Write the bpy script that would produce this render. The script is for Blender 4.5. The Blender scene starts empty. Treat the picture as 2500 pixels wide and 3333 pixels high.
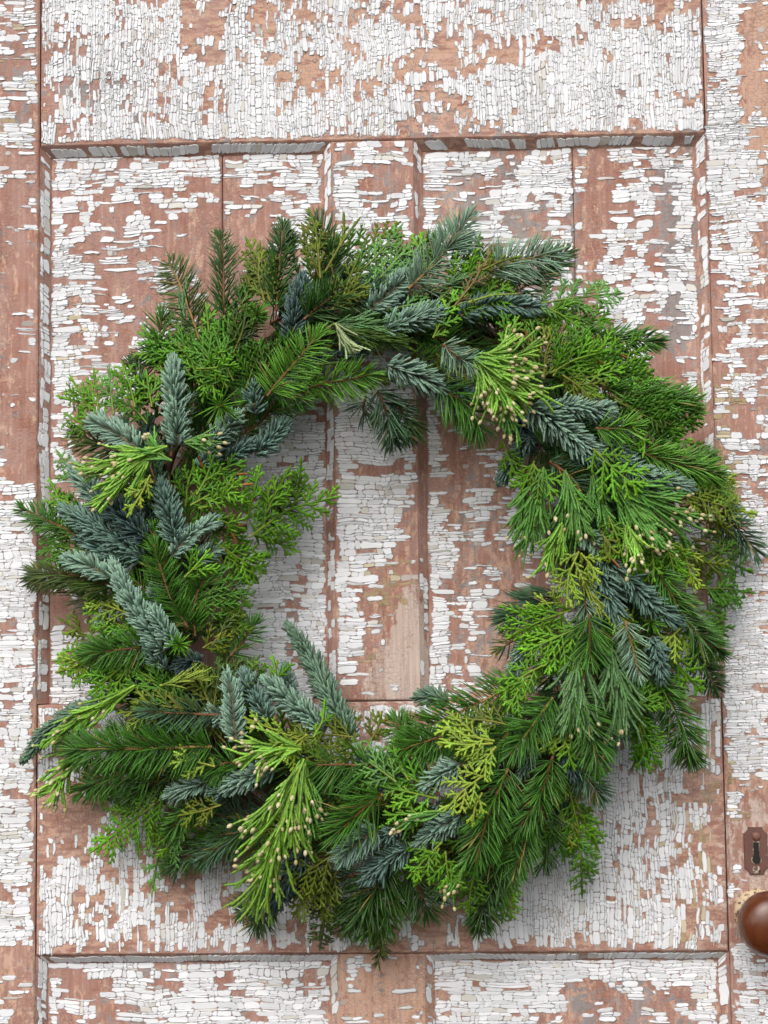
import bpy, math, random
import numpy as np

# ------------------------------------------------------------------ camera, sky, sun, exposure
sc = bpy.context.scene
S = 0.74667 / 2500.0              # metres for one photograph pixel on the door
FPX, CX, CY = 4630.0, 1250.0, 1666.5
PITCH, YAW, ROLL = 0.07145572, -0.02480018, -0.01191731
Fw = np.array([math.sin(YAW) * math.cos(PITCH), math.cos(YAW) * math.cos(PITCH), math.sin(PITCH)])
r0 = np.array([math.cos(YAW), -math.sin(YAW), 0.0])
u0 = np.cross(r0, Fw)
Rt = math.cos(ROLL) * r0 + math.sin(ROLL) * u0
Up = -math.sin(ROLL) * r0 + math.cos(ROLL) * u0
CAM = -FPX * S * Fw

from mathutils import Matrix, Vector
cam_data = bpy.data.cameras.new("camera")
cam = bpy.data.objects.new("camera", cam_data)
sc.collection.objects.link(cam)
m = Matrix.Identity(4)
for i in range(3):
    m[i][0], m[i][1], m[i][2], m[i][3] = Rt[i], Up[i], -Fw[i], CAM[i]
cam.matrix_world = m
cam_data.sensor_fit = 'VERTICAL'
cam_data.sensor_height = 36.0
cam_data.lens = 36.0 * FPX / 3333.0
cam_data.clip_start, cam_data.clip_end = 0.05, 200.0
cam_data.dof.use_dof = True
cam_data.dof.focus_distance = 1.33
cam_data.dof.aperture_fstop = 9.0
sc.camera = cam

SUN_EL, SUN_AZ = math.radians(42), math.radians(197)
world = bpy.data.worlds.new("World")
sc.world = world
world.use_nodes = True
wn, wl = world.node_tree.nodes, world.node_tree.links
wn.clear()
wo = wn.new("ShaderNodeOutputWorld")
bg = wn.new("ShaderNodeBackground")
sky = wn.new("ShaderNodeTexSky")
sky.sky_type = 'NISHITA'
sky.sun_disc = False
sky.sun_elevation, sky.sun_rotation = SUN_EL, SUN_AZ
sky.air_density, sky.dust_density, sky.ozone_density = 1.0, 4.0, 1.0
hsv = wn.new("ShaderNodeHueSaturation")          # cloud veil: the blue of the clear sky is washed out
hsv.inputs["Saturation"].default_value = 0.42
bg.inputs["Strength"].default_value = 0.15
wl.new(sky.outputs[0], hsv.inputs["Color"])
wl.new(hsv.outputs[0], bg.inputs[0])
wl.new(bg.outputs[0], wo.inputs[0])

sun_d = bpy.data.lights.new("sun", 'SUN')
sun_d.energy = 0.9
sun_d.angle = math.radians(50)
sun_d.color = (1.0, 0.985, 0.96)
sun = bpy.data.objects.new("sun", sun_d)
sc.collection.objects.link(sun)
sdir = Vector((math.sin(SUN_AZ) * math.cos(SUN_EL), math.cos(SUN_AZ) * math.cos(SUN_EL), math.sin(SUN_EL)))
sun.rotation_euler = (-sdir).to_track_quat('-Z', 'Y').to_euler()
sun.location = sdir * 4

sc.view_settings.view_transform = 'Standard'
sc.view_settings.look = 'None'
sc.view_settings.exposure = 0.28
sc.view_settings.gamma = 1.0
sc.render.engine = 'CYCLES'
sc.cycles.max_bounces = 6
sc.cycles.diffuse_bounces = 3
sc.cycles.glossy_bounces = 2

# ------------------------------------------------------------------ helpers
rng = np.random.default_rng(11)
random.seed(5)
COL = sc.collection


def at(px, py, depth=0.0):
    """photograph pixel -> world point standing `depth` metres in front of the door face"""
    px, py, depth = np.broadcast_arrays(np.asarray(px, float), np.asarray(py, float), np.asarray(depth, float))
    D = ((px - CX) / FPX)[..., None] * Rt - ((py - CY) / FPX)[..., None] * Up + Fw
    t = (-depth - CAM[1]) / D[..., 1]
    return CAM + D * t[..., None]


def proj(P):
    V = np.asarray(P, float) - CAM
    z = V @ Fw
    return CX + FPX * (V @ Rt) / z, CY - FPX * (V @ Up) / z


def norm(v):
    return v / np.maximum(np.linalg.norm(v, axis=-1, keepdims=True), 1e-12)


def build_mesh(name, verts, quads=None, tris=None, ngons=None, mats=(), smooth=False, attrs=None):
    me = bpy.data.meshes.new(name)
    verts = np.ascontiguousarray(verts, dtype=np.float32).reshape(-1, 3)
    loops, totals = [], []
    for arr in (quads, tris, ngons):
        if arr is None or len(arr) == 0:
            continue
        arr = np.asarray(arr, dtype=np.int32)
        loops.append(arr.ravel())
        totals.append(np.full(len(arr), arr.shape[1], dtype=np.int32))
    loops, totals = np.concatenate(loops), np.concatenate(totals)
    starts = np.concatenate([[0], np.cumsum(totals)[:-1]]).astype(np.int32)
    me.vertices.add(len(verts))
    me.vertices.foreach_set("co", verts.ravel())
    me.loops.add(len(loops))
    me.loops.foreach_set("vertex_index", loops)
    me.polygons.add(len(totals))
    me.polygons.foreach_set("loop_start", starts)
    me.polygons.foreach_set("loop_total", totals)
    me.polygons.foreach_set("use_smooth", np.full(len(totals), bool(smooth)))
    for k, a in (attrs or {}).items():
        a = np.asarray(a, dtype=np.float32)
        if a.shape[1] == 3:
            a = np.concatenate([a, np.ones((len(a), 1), np.float32)], 1)
        at_ = me.attributes.new(k, 'FLOAT_COLOR', 'POINT')
        at_.data.foreach_set("color", np.ascontiguousarray(a).ravel())
    for mm in mats:
        me.materials.append(mm)
    me.update(calc_edges=True)
    me.validate()
    return me


def link(name, me, parent=None, **props):
    o = bpy.data.objects.new(name, me)
    COL.objects.link(o)
    if parent is not None:
        o.parent = parent
        o.matrix_parent_inverse = WORLD_OF[parent.name].inverted()
    WORLD_OF[o.name] = Matrix.Identity(4)
    for k, v in props.items():
        o[k] = v
    return o


WORLD_OF = {}


def empty(name, loc, **props):
    o = bpy.data.objects.new(name, None)
    COL.objects.link(o)
    o.location = loc
    o.empty_display_size = 0.05
    WORLD_OF[o.name] = Matrix.Translation(Vector(loc))
    for k, v in props.items():
        o[k] = v
    return o


class Noise2:
    """smooth value noise on a random lattice"""
    def __init__(self, seed, n=256):
        self.n = n
        self.g = np.random.default_rng(seed).random((n, n))

    def __call__(self, x, y):
        x, y = np.asarray(x, float), np.asarray(y, float)
        xi, yi = np.floor(x).astype(int), np.floor(y).astype(int)
        fx, fy = x - xi, y - yi
        fx, fy = fx * fx * (3 - 2 * fx), fy * fy * (3 - 2 * fy)
        n = self.n
        a, b = self.g[xi % n, yi % n], self.g[(xi + 1) % n, yi % n]
        c, d = self.g[xi % n, (yi + 1) % n], self.g[(xi + 1) % n, (yi + 1) % n]
        return (a * (1 - fx) + b * fx) * (1 - fy) + (c * (1 - fx) + d * fx) * fy


def fbm(nz, x, y, o=3):
    s, a, t = 0, 1.0, 0
    for k in range(o):
        s = s + a * nz(x * 2 ** k + 17 * k, y * 2 ** k + 31 * k)
        t += a
        a *= 0.55
    return s / t


# ------------------------------------------------------------------ materials
def new_mat(name):
    mt = bpy.data.materials.new(name)
    mt.use_nodes = True
    nt = mt.node_tree
    nt.nodes.clear()
    out = nt.nodes.new("ShaderNodeOutputMaterial")
    p = nt.nodes.new("ShaderNodeBsdfPrincipled")
    nt.links.new(p.outputs[0], out.inputs[0])
    return mt, nt, p


def nd(nt, typ, **kw):
    n = nt.nodes.new(typ)
    for k, v in kw.items():
        if k.startswith("i_"):
            n.inputs[k[2:].replace("_", " ")].default_value = v
        else:
            setattr(n, k, v)
    return n


def math_n(nt, op, a, b=None, clamp=False):
    n = nt.nodes.new("ShaderNodeMath")
    n.operation = op
    n.use_clamp = clamp
    for i, v in enumerate((a, b)):
        if v is None:
            continue
        if isinstance(v, (int, float)):
            n.inputs[i].default_value = v
        else:
            nt.links.new(v, n.inputs[i])
    return n.outputs[0]


def mix_n(nt, fac, a, b, blend='MIX'):
    n = nt.nodes.new("ShaderNodeMix")
    n.data_type = 'RGBA'
    n.blend_type = blend
    n.clamp_factor = True
    for idx, v in ((0, fac), (6, a), (7, b)):
        if isinstance(v, (int, float)):
            n.inputs[idx].default_value = v
        elif isinstance(v, (tuple, list)):
            n.inputs[idx].default_value = (*v, 1.0) if len(v) == 3 else v
        else:
            nt.links.new(v, n.inputs[idx])
    return n.outputs[2]


def wood_mat(name, horizontal):
    """old door wood: red primer, salmon coat, grey undercoat, ochre rests and bare silvery wood"""
    mt, nt, p = new_mat(name)
    L = nt.links
    tc = nd(nt, "ShaderNodeTexCoord")

    def coords(along, across):
        mp = nd(nt, "ShaderNodeMapping")
        mp.inputs["Scale"].default_value = (along, 1.0, across) if horizontal else (across, 1.0, along)
        L.new(tc.outputs["Object"], mp.inputs[0])
        return mp.outputs[0]

    def noise(vec, scale, detail=4, rough=0.6, dist=0.0):
        n = nd(nt, "ShaderNodeTexNoise")
        n.inputs["Scale"].default_value = scale
        n.inputs["Detail"].default_value = detail
        n.inputs["Roughness"].default_value = rough
        n.inputs["Distortion"].default_value = dist
        L.new(vec, n.inputs["Vector"])
        return n.outputs["Fac"]

    at1 = nd(nt, "ShaderNodeVertexColor", layer_name="wear")
    sep = nd(nt, "ShaderNodeSeparateColor")
    L.new(at1.outputs["Color"], sep.inputs[0])
    peach, grey, bare = sep.outputs[0], sep.outputs[1], sep.outputs[2]
    ochre = at1.outputs["Alpha"]

    fine = noise(coords(0.45, 1.0), 170, 5, 0.68, 0.3)
    fine2 = noise(coords(0.8, 0.8), 95, 6, 0.72, 0.6)
    grain = noise(coords(0.05, 1.0), 420, 4, 0.6)
    streak = noise(coords(0.06, 1.0), 60, 4, 0.6)
    big = noise(coords(0.5, 1.0), 22, 4, 0.6)

    def mask(n1, amount, sharp=9.0, extra=None):
        s = math_n(nt, 'ADD', math_n(nt, 'SUBTRACT', math_n(nt, 'MULTIPLY', n1, 2.0), 0.5), amount)
        if extra is not None:
            s = math_n(nt, 'ADD', s, math_n(nt, 'MULTIPLY', math_n(nt, 'SUBTRACT', extra, 0.5), 0.7))
        return math_n(nt, 'MULTIPLY', math_n(nt, 'SUBTRACT', s, 1.0), sharp, clamp=True)

    red = mix_n(nt, big, (0.34, 0.15, 0.105), (0.46, 0.24, 0.18))
    red = mix_n(nt, math_n(nt, 'MULTIPLY', grain, 0.35), red, (0.27, 0.13, 0.10))
    col = red
    # salmon coat, scuffed through along the grain
    sal = mix_n(nt, fine2, (0.50, 0.27, 0.175), (0.66, 0.43, 0.31))
    col = mix_n(nt, mask(fine, peach, 7.0, streak), col, sal)
    # ochre rests
    och = mix_n(nt, fine2, (0.30, 0.20, 0.09), (0.46, 0.33, 0.17))
    col = mix_n(nt, mask(fine2, ochre, 12.0), col, och)
    # grey undercoat
    gr = mix_n(nt, fine, (0.20, 0.175, 0.17), (0.34, 0.31, 0.305))
    col = mix_n(nt, mask(fine2, grey, 10.0, streak), col, gr)
    # bare wood
    bw = mix_n(nt, grain, (0.44, 0.32, 0.26), (0.72, 0.61, 0.53))
    bw = mix_n(nt, math_n(nt, 'MULTIPLY', math_n(nt, 'SUBTRACT', streak, 0.52), 3.0, clamp=True), bw, (0.34, 0.17, 0.10))
    col = mix_n(nt, mask(fine, bare, 6.0, streak), col, bw)
    # fine crackle of the older coats
    vo = nd(nt, "ShaderNodeTexVoronoi", feature='DISTANCE_TO_EDGE')
    vo.inputs["Scale"].default_value = 260
    L.new(coords(1.3, 0.62), vo.inputs["Vector"])
    crk = math_n(nt, 'LESS_THAN', vo.outputs["Distance"], math_n(nt, 'MULTIPLY', math_n(nt, 'SUBTRACT', big, 0.42), 0.35))
    col = mix_n(nt, math_n(nt, 'MULTIPLY', crk, 0.4), col, (0.10, 0.055, 0.04))
    g2 = noise(coords(0.045, 1.0), 190, 5, 0.62, 0.15)
    gl = math_n(nt, 'MULTIPLY', math_n(nt, 'SUBTRACT', g2, 0.50), 5.0, clamp=True)
    col = mix_n(nt, math_n(nt, 'MULTIPLY', gl, 0.42), col, (0.16, 0.085, 0.065))
    gl2 = math_n(nt, 'MULTIPLY', math_n(nt, 'SUBTRACT', 0.47, g2), 5.0, clamp=True)
    col = mix_n(nt, math_n(nt, 'MULTIPLY', gl2, 0.40), col, (0.62, 0.45, 0.38))
    dust = math_n(nt, 'MULTIPLY', math_n(nt, 'SUBTRACT', noise(coords(0.7, 1.0), 38, 6, 0.7, 0.8), 0.36), 2.4, clamp=True)
    col = mix_n(nt, math_n(nt, 'MULTIPLY', dust, 0.42), col, (0.56, 0.45, 0.41))
    # dark pits and grime
    pit = math_n(nt, 'MULTIPLY', math_n(nt, 'SUBTRACT', noise(coords(0.5, 1.0), 330, 3, 0.5), 0.66), 9.0, clamp=True)
    col = mix_n(nt, math_n(nt, 'MULTIPLY', pit, 0.55), col, (0.09, 0.06, 0.05))
    # pale scuffs
    scf = math_n(nt, 'MULTIPLY', math_n(nt, 'SUBTRACT', noise(coords(0.6, 1.0), 240, 5, 0.75, 1.2), 0.63), 12.0, clamp=True)
    col = mix_n(nt, math_n(nt, 'MULTIPLY', scf, 0.55), col, (0.66, 0.50, 0.42))
    L.new(col, p.inputs["Base Color"])
    p.inputs["Roughness"].default_value = 0.78
    p.inputs["Specular IOR Level"].default_value = 0.25
    bmp = nd(nt, "ShaderNodeBump")
    bmp.inputs["Strength"].default_value = 0.55
    bmp.inputs["Distance"].default_value = 0.0009
    hgt = math_n(nt, 'ADD', math_n(nt, 'MULTIPLY', fine2, 0.6), math_n(nt, 'MULTIPLY', grain, 0.6))
    hgt = math_n(nt, 'SUBTRACT', hgt, math_n(nt, 'MULTIPLY', crk, 0.5))
    L.new(hgt, bmp.inputs["Height"])
    L.new(bmp.outputs[0], p.inputs["Normal"])
    return mt


def flake_mat():
    mt, nt, p = new_mat("cracked_paint")
    L = nt.links
    a = nd(nt, "ShaderNodeVertexColor", layer_name="tone")
    tc = nd(nt, "ShaderNodeTexCoord")
    n = nd(nt, "ShaderNodeTexNoise")
    n.inputs["Scale"].default_value = 320
    n.inputs["Detail"].default_value = 5
    L.new(tc.outputs["Object"], n.inputs["Vector"])
    d = math_n(nt, 'MULTIPLY', math_n(nt, 'SUBTRACT', n.outputs["Fac"], 0.60), 4.0, clamp=True)
    c = mix_n(nt, math_n(nt, 'MULTIPLY', d, 0.30), a.outputs["Color"], (0.40, 0.36, 0.31))
    n2 = nd(nt, "ShaderNodeTexNoise")
    n2.inputs["Scale"].default_value = 40
    n2.inputs["Detail"].default_value = 3
    L.new(tc.outputs["Object"], n2.inputs["Vector"])
    c = mix_n(nt, math_n(nt, 'MULTIPLY', n2.outputs["Fac"], 0.16), c, (0.62, 0.62, 0.60))
    L.new(c, p.inputs["Base Color"])
    p.inputs["Roughness"].default_value = 0.62
    p.inputs["Specular IOR Level"].default_value = 0.3
    b = nd(nt, "ShaderNodeBump")
    b.inputs["Strength"].default_value = 0.25
    b.inputs["Distance"].default_value = 0.0004
    L.new(n.outputs["Fac"], b.inputs["Height"])
    L.new(b.outputs[0], p.inputs["Normal"])
    return mt


def leaf_mat(name, rough, spec, trans=0.0, var=0.35):
    mt, nt, p = new_mat(name)
    L = nt.links
    a = nd(nt, "ShaderNodeVertexColor", layer_name="tone")
    tc = nd(nt, "ShaderNodeTexCoord")
    n = nd(nt, "ShaderNodeTexNoise")
    n.inputs["Scale"].default_value = 140
    n.inputs["Detail"].default_value = 3
    L.new(tc.outputs["Object"], n.inputs["Vector"])
    h = nd(nt, "ShaderNodeHueSaturation")
    L.new(a.outputs["Color"], h.inputs["Color"])
    L.new(math_n(nt, 'ADD', math_n(nt, 'MULTIPLY', n.outputs["Fac"], 2 * var), 1.0 - var), h.inputs["Value"])
    L.new(h.outputs[0], p.inputs["Base Color"])
    p.inputs["Roughness"].default_value = rough
    p.inputs["Specular IOR Level"].default_value = spec
    if trans:
        out = [x for x in nt.nodes if x.type == 'OUTPUT_MATERIAL'][0]
        t = nd(nt, "ShaderNodeBsdfTranslucent")
        L.new(h.outputs[0], t.inputs["Color"])
        mx = nd(nt, "ShaderNodeMixShader")
        mx.inputs[0].default_value = trans
        L.new(p.outputs[0], mx.inputs[1])
        L.new(t.outputs[0], mx.inputs[2])
        L.new(mx.outputs[0], out.inputs[0])
    return mt


M_V = wood_mat("old_wood_vertical", False)
M_H = wood_mat("old_wood_horizontal", True)
M_FLAKE = flake_mat()
M_FIR = leaf_mat("fir_needle", 0.42, 0.45)
M_NOBLE = leaf_mat("noble_fir_needle", 0.55, 0.35, var=0.25)
M_CEDAR = leaf_mat("cedar_scale", 0.48, 0.4, 0.18)
M_TWIG = leaf_mat("twig_bark", 0.7, 0.3)
M_CONE = leaf_mat("pale_cone", 0.6, 0.3, var=0.2)

# ------------------------------------------------------------------ wear maps over the door (door pixels ~ photograph pixels)
MX0, MY0, MRES = -600, -600, 10
MW, MH = 430, 460


def wear_map(default):
    return np.full((MH, MW), float(default))


def put(mp, rects):
    for x0, y0, x1, y1, v in rects:
        a, b = int((x0 - MX0) / MRES), int((x1 - MX0) / MRES)
        c, d = int((y0 - MY0) / MRES), int((y1 - MY0) / MRES)
        mp[max(c, 0):max(d, 0), max(a, 0):max(b, 0)] = v
    return mp


def blur(mp, n):
    k = np.ones(2 * n + 1) / (2 * n + 1)
    for _ in range(2):
        p = np.pad(mp, ((0, 0), (n, n)), mode='edge')
        mp = np.apply_along_axis(lambda r: np.convolve(r, k, 'valid'), 1, p)
        p = np.pad(mp, ((n, n), (0, 0)), mode='edge')
        mp = np.apply_along_axis(lambda r: np.convolve(r, k, 'valid'), 0, p)
    return mp


def sample(mp, px, py):
    x = np.clip((np.asarray(px) - MX0) / MRES, 0, MW - 2)
    y = np.clip((np.asarray(py) - MY0) / MRES, 0, MH - 2)
    xi, yi = x.astype(int), y.astype(int)
    fx, fy = x - xi, y - yi
    return (mp[yi, xi] * (1 - fx) + mp[yi, xi + 1] * fx) * (1 - fy) + (mp[yi + 1, xi] * (1 - fx) + mp[yi + 1, xi + 1] * fx) * fy


COVER_ROWS = """
7778885434367567877662562
5658886465657634676888883
5567654686465455688887913
4567767788878557788878893
5788999998677443578877495
3477667577765654578166784
2555454366763724566164677
1462431012577723346165667
1542420012577623336164656
1753421001577623336264645
1743421001577633335264345
1743421001577633335242245
1733310001577633335232345
1722310006789874435232345
1722310006889772435232356
3722310008889772333232456
8722310008889724333232467
8722310008889623334232467
8732310008887424334222477
8743310008884215323222588
8744410008865214323222797
8766420008764114322222897
8899650008863114333222997
8555555555555555555555577
8555555555555555555777577
7444444444444445568877446
7333333333444556688887522
8445444444455566788887321
8766666666665666888887421
8776666667645456788887431
7777777776656667888888441
3777777777735777788887645
3632668887712767662222755
2622668877711767632222754
""".split()
cov = wear_map(0.62)
for j, row in enumerate(COVER_ROWS):
    for i, ch in enumerate(row):
        put(cov, [(i * 100, j * 100, i * 100 + 100, j * 100 + 100, int(ch) / 9.0)])
put(cov, [(-600, -600, 0, 600, .6), (-600, 600, 0, 1560, .12), (-600, 1560, 0, 3080, .9), (-600, 3080, 0, 4100, .3),
          (0, 600, 125, 1560, .10), (0, 1575, 110, 1990, .92), (0, 1990, 70, 2100, .45), (0, 2110, 110, 3060, .85),
          (170, 520, 260, 1540, .80), (170, 1540, 200, 1900, .7), (290, 1950, 420, 2090, .5), (170, 1950, 290, 2080, .12),
          (170, 2230, 500, 2300, .97), (260, 560, 320, 620, .3),
          (800, 1350, 1050, 2290, .93), (955, 1850, 990, 2290, .2), (930, 1500, 950, 1800, .4),
          (1100, 1330, 1310, 1720, .97), (1130, 1525, 1345, 1556, .0), (1310, 1520, 1370, 1900, .15), (1300, 1720, 1345, 1800, .35),
          (1105, 1720, 1260, 1860, .93), (1105, 1860, 1180, 2230, .88), (1180, 1860, 1300, 2010, .25), (1180, 2010, 1245, 2130, .5),
          (1245, 2060, 1380, 2290, .0), (1190, 2130, 1250, 2220, .35), (1105, 2225, 1380, 2290, .02), (1300, 1860, 1380, 2290, .0),
          (1400, 1380, 1445, 2250, .88), (1445, 1380, 1500, 1720, .22), (1445, 1740, 1480, 1880, .8), (1480, 1700, 1560, 1900, .15),
          (1445, 1900, 1475, 2180, .75), (1500, 1930, 1530, 2060, .7), (1540, 1560, 1590, 1900, .6), (1590, 1950, 1700, 2250, .08),
          (1380, 490, 1442, 800, .9), (1442, 540, 1500, 800, .15), (1500, 500, 1760, 530, .85), (1893, 480, 1958, 1200, .04),
          (1960, 740, 2110, 1180, .72), (2140, 560, 2205, 1100, .14), (2210, 500, 2262, 1080, .82),
          (2310, 0, 2425, 560, .93), (2425, 0, 2500, 330, .06), (2500, -600, 3700, 500, .5), (2370, 1950, 2450, 2480, .97),
          (2345, 2650, 2500, 3100, .06), (2365, 2560, 2415, 2660, .6), (2500, 2500, 3700, 3120, .15),
          (2370, 3110, 2410, 3333, .5), (2340, 2450, 2370, 3090, .12), (1250, 2950, 1480, 3005, .15),
          (1430, 3130, 2340, 3190, .97), (1850, 3215, 2250, 3800, .16), (2270, 3130, 2345, 3800, .95), (1430, 3190, 1840, 3800, .75),
          (190, 3130, 1060, 3165, .95), (255, 3160, 330, 3260, .1), (300, 3240, 450, 3800, .2), (1100, 3120, 1385, 3800, .07),
          (1250, 3112, 1330, 3150, .6), (480, 2860, 640, 2945, .22), (130, 2560, 700, 2700, .2), (130, 3085, 2370, 3112, .12),
          (0, 3090, 120, 3800, .2), (-600, -600, 3000, -10, .6)])
cov = blur(cov, 1)

peach, grey, bare, ochre = wear_map(.40), wear_map(.30), wear_map(.10), wear_map(.12)
put(peach, [(130, -600, 2300, 480, .56), (130, -600, 500, 480, .36), (800, 0, 1750, 420, .66), (0, 0, 125, 3000, .40), (-600, 3060, 125, 4000, .58),
            (170, 500, 1050, 1500, .36), (1440, 500, 1495, 1000, .72), (1565, 500, 1600, 1000, .68), (1890, 480, 1960, 1200, .56),
            (1960, 600, 2140, 1200, .30), (2420, -600, 3700, 560, .85), (2310, 560, 3700, 1700, .50), (2310, 1700, 3700, 2600, .62),
            (1400, 1350, 1700, 2300, .50), (1400, 1850, 1500, 2200, .30), (1560, 2000, 1750, 2300, .62), (125, 2290, 2370, 3110, .56),
            (1080, 3110, 1420, 4000, .72), (1430, 3110, 2350, 4000, .50), (170, 1900, 420, 2290, .28), (1100, 1350, 1380, 2290, .45)])
put(grey, [(0, 100, 100, 470, .52), (200, 200, 520, 430, .50), (1300, 330, 1800, 470, .50), (1800, 180, 2250, 420, .46), (1480, 500, 1790, 950, .62), (1700, 600, 1900, 1000, .55),
           (2130, 540, 2260, 1150, .66), (2440, 1150, 3700, 1500, .50), (1080, 480, 1330, 900, .48), (1450, 1500, 1700, 2300, .42),
           (1850, 3200, 2300, 4000, .52), (400, 3110, 1000, 4000, .45), (0, 2000, 125, 2300, .42), (800, 1350, 1050, 2300, .40), (170, 500, 1050, 1500, .30)])
put(ochre, [(0, 80, 125, 450, .36), (2320, 1220, 2420, 1650, .52), (2330, 2480, 2440, 2680, .44), (2150, 2500, 2330, 3080, .36), (1190, 1830, 1340, 1990, .50), (1210, 1990, 1290, 2060, .42),
            (1190, 2060, 1240, 2180, .36), (860, 100, 920, 200, .45), (150, 1000, 350, 1300, .28)])
put(bare, [(1300, 1880, 1400, 2000, .7), (1305, 1960, 1400, 2030, 1.0), (1275, 2030, 1400, 2110, 1.1), (1245, 2110, 1400, 2290, 1.1), (1180, 2180, 1260, 2300, .75),
           (2370, 2600, 3700, 3340, .52), (2440, 2600, 2490, 2720, .8), (2440, 2840, 2490, 2930, .8), (125, 2285, 2370, 2320, .5), (130, 3085, 2370, 3112, .45), (2330, 2400, 2370, 3100, .5)])
WEAR = [blur(a, 2) for a in (peach, grey, bare, ochre)]

# ------------------------------------------------------------------ the door
XL, XR = -1134.0, 1076.0                 # joints between stiles and rails (door pixels, x right, z up)
ZT, ZLT, ZLB = 1238.0, -609.0, -1409.0   # top rail bottom edge, lock rail top edge, lock rail bottom edge
X0, X1 = XL - 380, XR + 385              # door edges
ZTOP, ZBOT = ZT + 760, -3050.0
CH, DEP = 33.0, 35.0                     # chamfer width and panel recess
DM = DEP * S


def dpx(px, py):
    p = at(px, py) / S
    return float(p[0]), float(p[2])


MU0, MU1 = dpx(1098, 2280)[0], dpx(1368, 2280)[0]
ML0, ML1 = dpx(1106, 3250)[0], dpx(1384, 3250)[0]

door = empty("door", (0, 0.02, ZBOT * S), label="old panelled wooden door with cracked white paint flaking off red and salmon coats",
             category="door", kind="thing")

warp = Noise2(77)


def board_grid(us, vs, mapper, edge_u=(1, 1), edge_v=(1, 1), step=42, bev=5.0):
    """front of a board as a fine grid whose rim is rounded off; returns verts, quads, grid shape"""
    def line(a, b, e):
        n = max(2, int(abs(b - a) / step))
        t = list(np.linspace(a, b, n + 1))
        if e[0]:
            t = [t[0], t[0] + math.copysign(min(bev, abs(b - a) / 3), b - a)] + t[1:]
        if e[1]:
            t = t[:-1] + [t[-1] - math.copysign(min(bev, abs(b - a) / 3), b - a), t[-1]]
        return np.array(t)
    U, V = line(*us, edge_u), line(*vs, edge_v)
    g = np.stack(np.meshgrid(U, V, indexing='ij'), -1)
    drop = np.zeros(g.shape[:2])
    if edge_u[0]:
        drop[0] = bev
    if edge_u[1]:
        drop[-1] = bev
    if edge_v[0]:
        drop[:, 0] = bev
    if edge_v[1]:
        drop[:, -1] = bev
    P = mapper(g[..., 0], g[..., 1], -drop * 0.7 + (fbm(warp, g[..., 0] * .012, g[..., 1] * .012, 2) - .5) * 2.2)
    nu, nv = len(U), len(V)
    idx = np.arange(nu * nv).reshape(nu, nv)
    q = np.stack([idx[:-1, :-1], idx[1:, :-1], idx[1:, 1:], idx[:-1, 1:]], -1).reshape(-1, 4)
    return P.reshape(-1, 3), q, idx


def face_map(x_axis_u, y0):
    """(u,v,h) door pixels -> world; u runs along the grain"""
    def f(u, v, h):
        u, v, h = np.broadcast_arrays(u, v, h)
        x, z = (u, v) if x_axis_u else (v, u)
        return np.stack([x * S, y0 - h * S, z * S], -1)
    return f


def wear_of(P):
    px, py = proj(P)
    return np.stack([sample(w, px, py) for w in WEAR], -1)


def board(name, x0, x1, z0, z1, horizontal, y0, parent, edges=(1, 1, 1, 1), back=70, chamfers=(), label=None):
    """a board with a rounded front, closed sides, and chamfered inner edges
    chamfers: (axis 'x'|'z', position, side +1/-1, from, to, stop_from, stop_to)"""
    mp = face_map(horizontal, y0)
    if horizontal:
        V, q, idx = board_grid((x0, x1), (z0, z1), mp, edges[:2], edges[2:])
    else:
        V, q, idx = board_grid((z0, z1), (x0, x1), mp, edges[2:], edges[:2])
    ring = np.concatenate([idx[:, 0], idx[-1, 1:], idx[-2::-1, -1], idx[0, -2:0:-1]])
    n0 = len(V)
    bk = V[ring].copy()
    bk[:, 1] = y0 + back * S
    k = np.arange(len(ring))
    k2 = (k + 1) % len(ring)
    side = np.stack([ring[k], n0 + k, n0 + k2, ring[k2]], -1)
    V = np.concatenate([V, bk])
    Q = np.concatenate([q, side])
    for ch in chamfers:
        mpc, us, vs = ch
        n1 = len(V)
        v2, q2, _ = board_grid(us, vs, mpc, (0, 0), (0, 0), step=36)
        V = np.concatenate([V, v2])
        Q = np.concatenate([Q, q2 + n1])
    me = build_mesh(name, V, Q, mats=(M_H if horizontal else M_V,), smooth=False, attrs={"wear": wear_of(V)})
    o = link(name, me, parent)
    if label:
        o["label"] = label
    return o


def chamfer_map(axis, pos, sgn, a, b, sa, sb):
    """sloped edge starting at the front edge `pos`, falling DEP while moving CH towards sgn; its ends mitre by CH when sa / sb"""
    sl = np.array([CH, DEP]) / math.hypot(CH, DEP)

    def f(u, v, h):
        u, v, h = np.broadcast_arrays(u, v, h)
        t = v / math.hypot(CH, DEP)
        lo, hi = a + sa * CH * t, b - sb * CH * t
        w = lo + (hi - lo) * (u - a) / (b - a)
        c = pos + sgn * v * sl[0] + sgn * h * sl[1]
        y = v * sl[1] * S - h * sl[0] * S
        if axis == 'x':
            return np.stack([c * S, y, w * S], -1)
        return np.stack([w * S, y, c * S], -1)
    return f


CW = math.hypot(CH, DEP)
patches = []      # surfaces that carry paint flakes: (object, mapper, u range, v range, along spacing, streak width, flake height)


def add_patch(o, mapper, us, vs, du, dv, size=1.0, seedy=0, covmul=1.0, covadd=0.0):
    patches.append((o, mapper, us, vs, du, dv, size, seedy, covmul, covadd))


G = 2.2   # half joint gap
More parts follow.
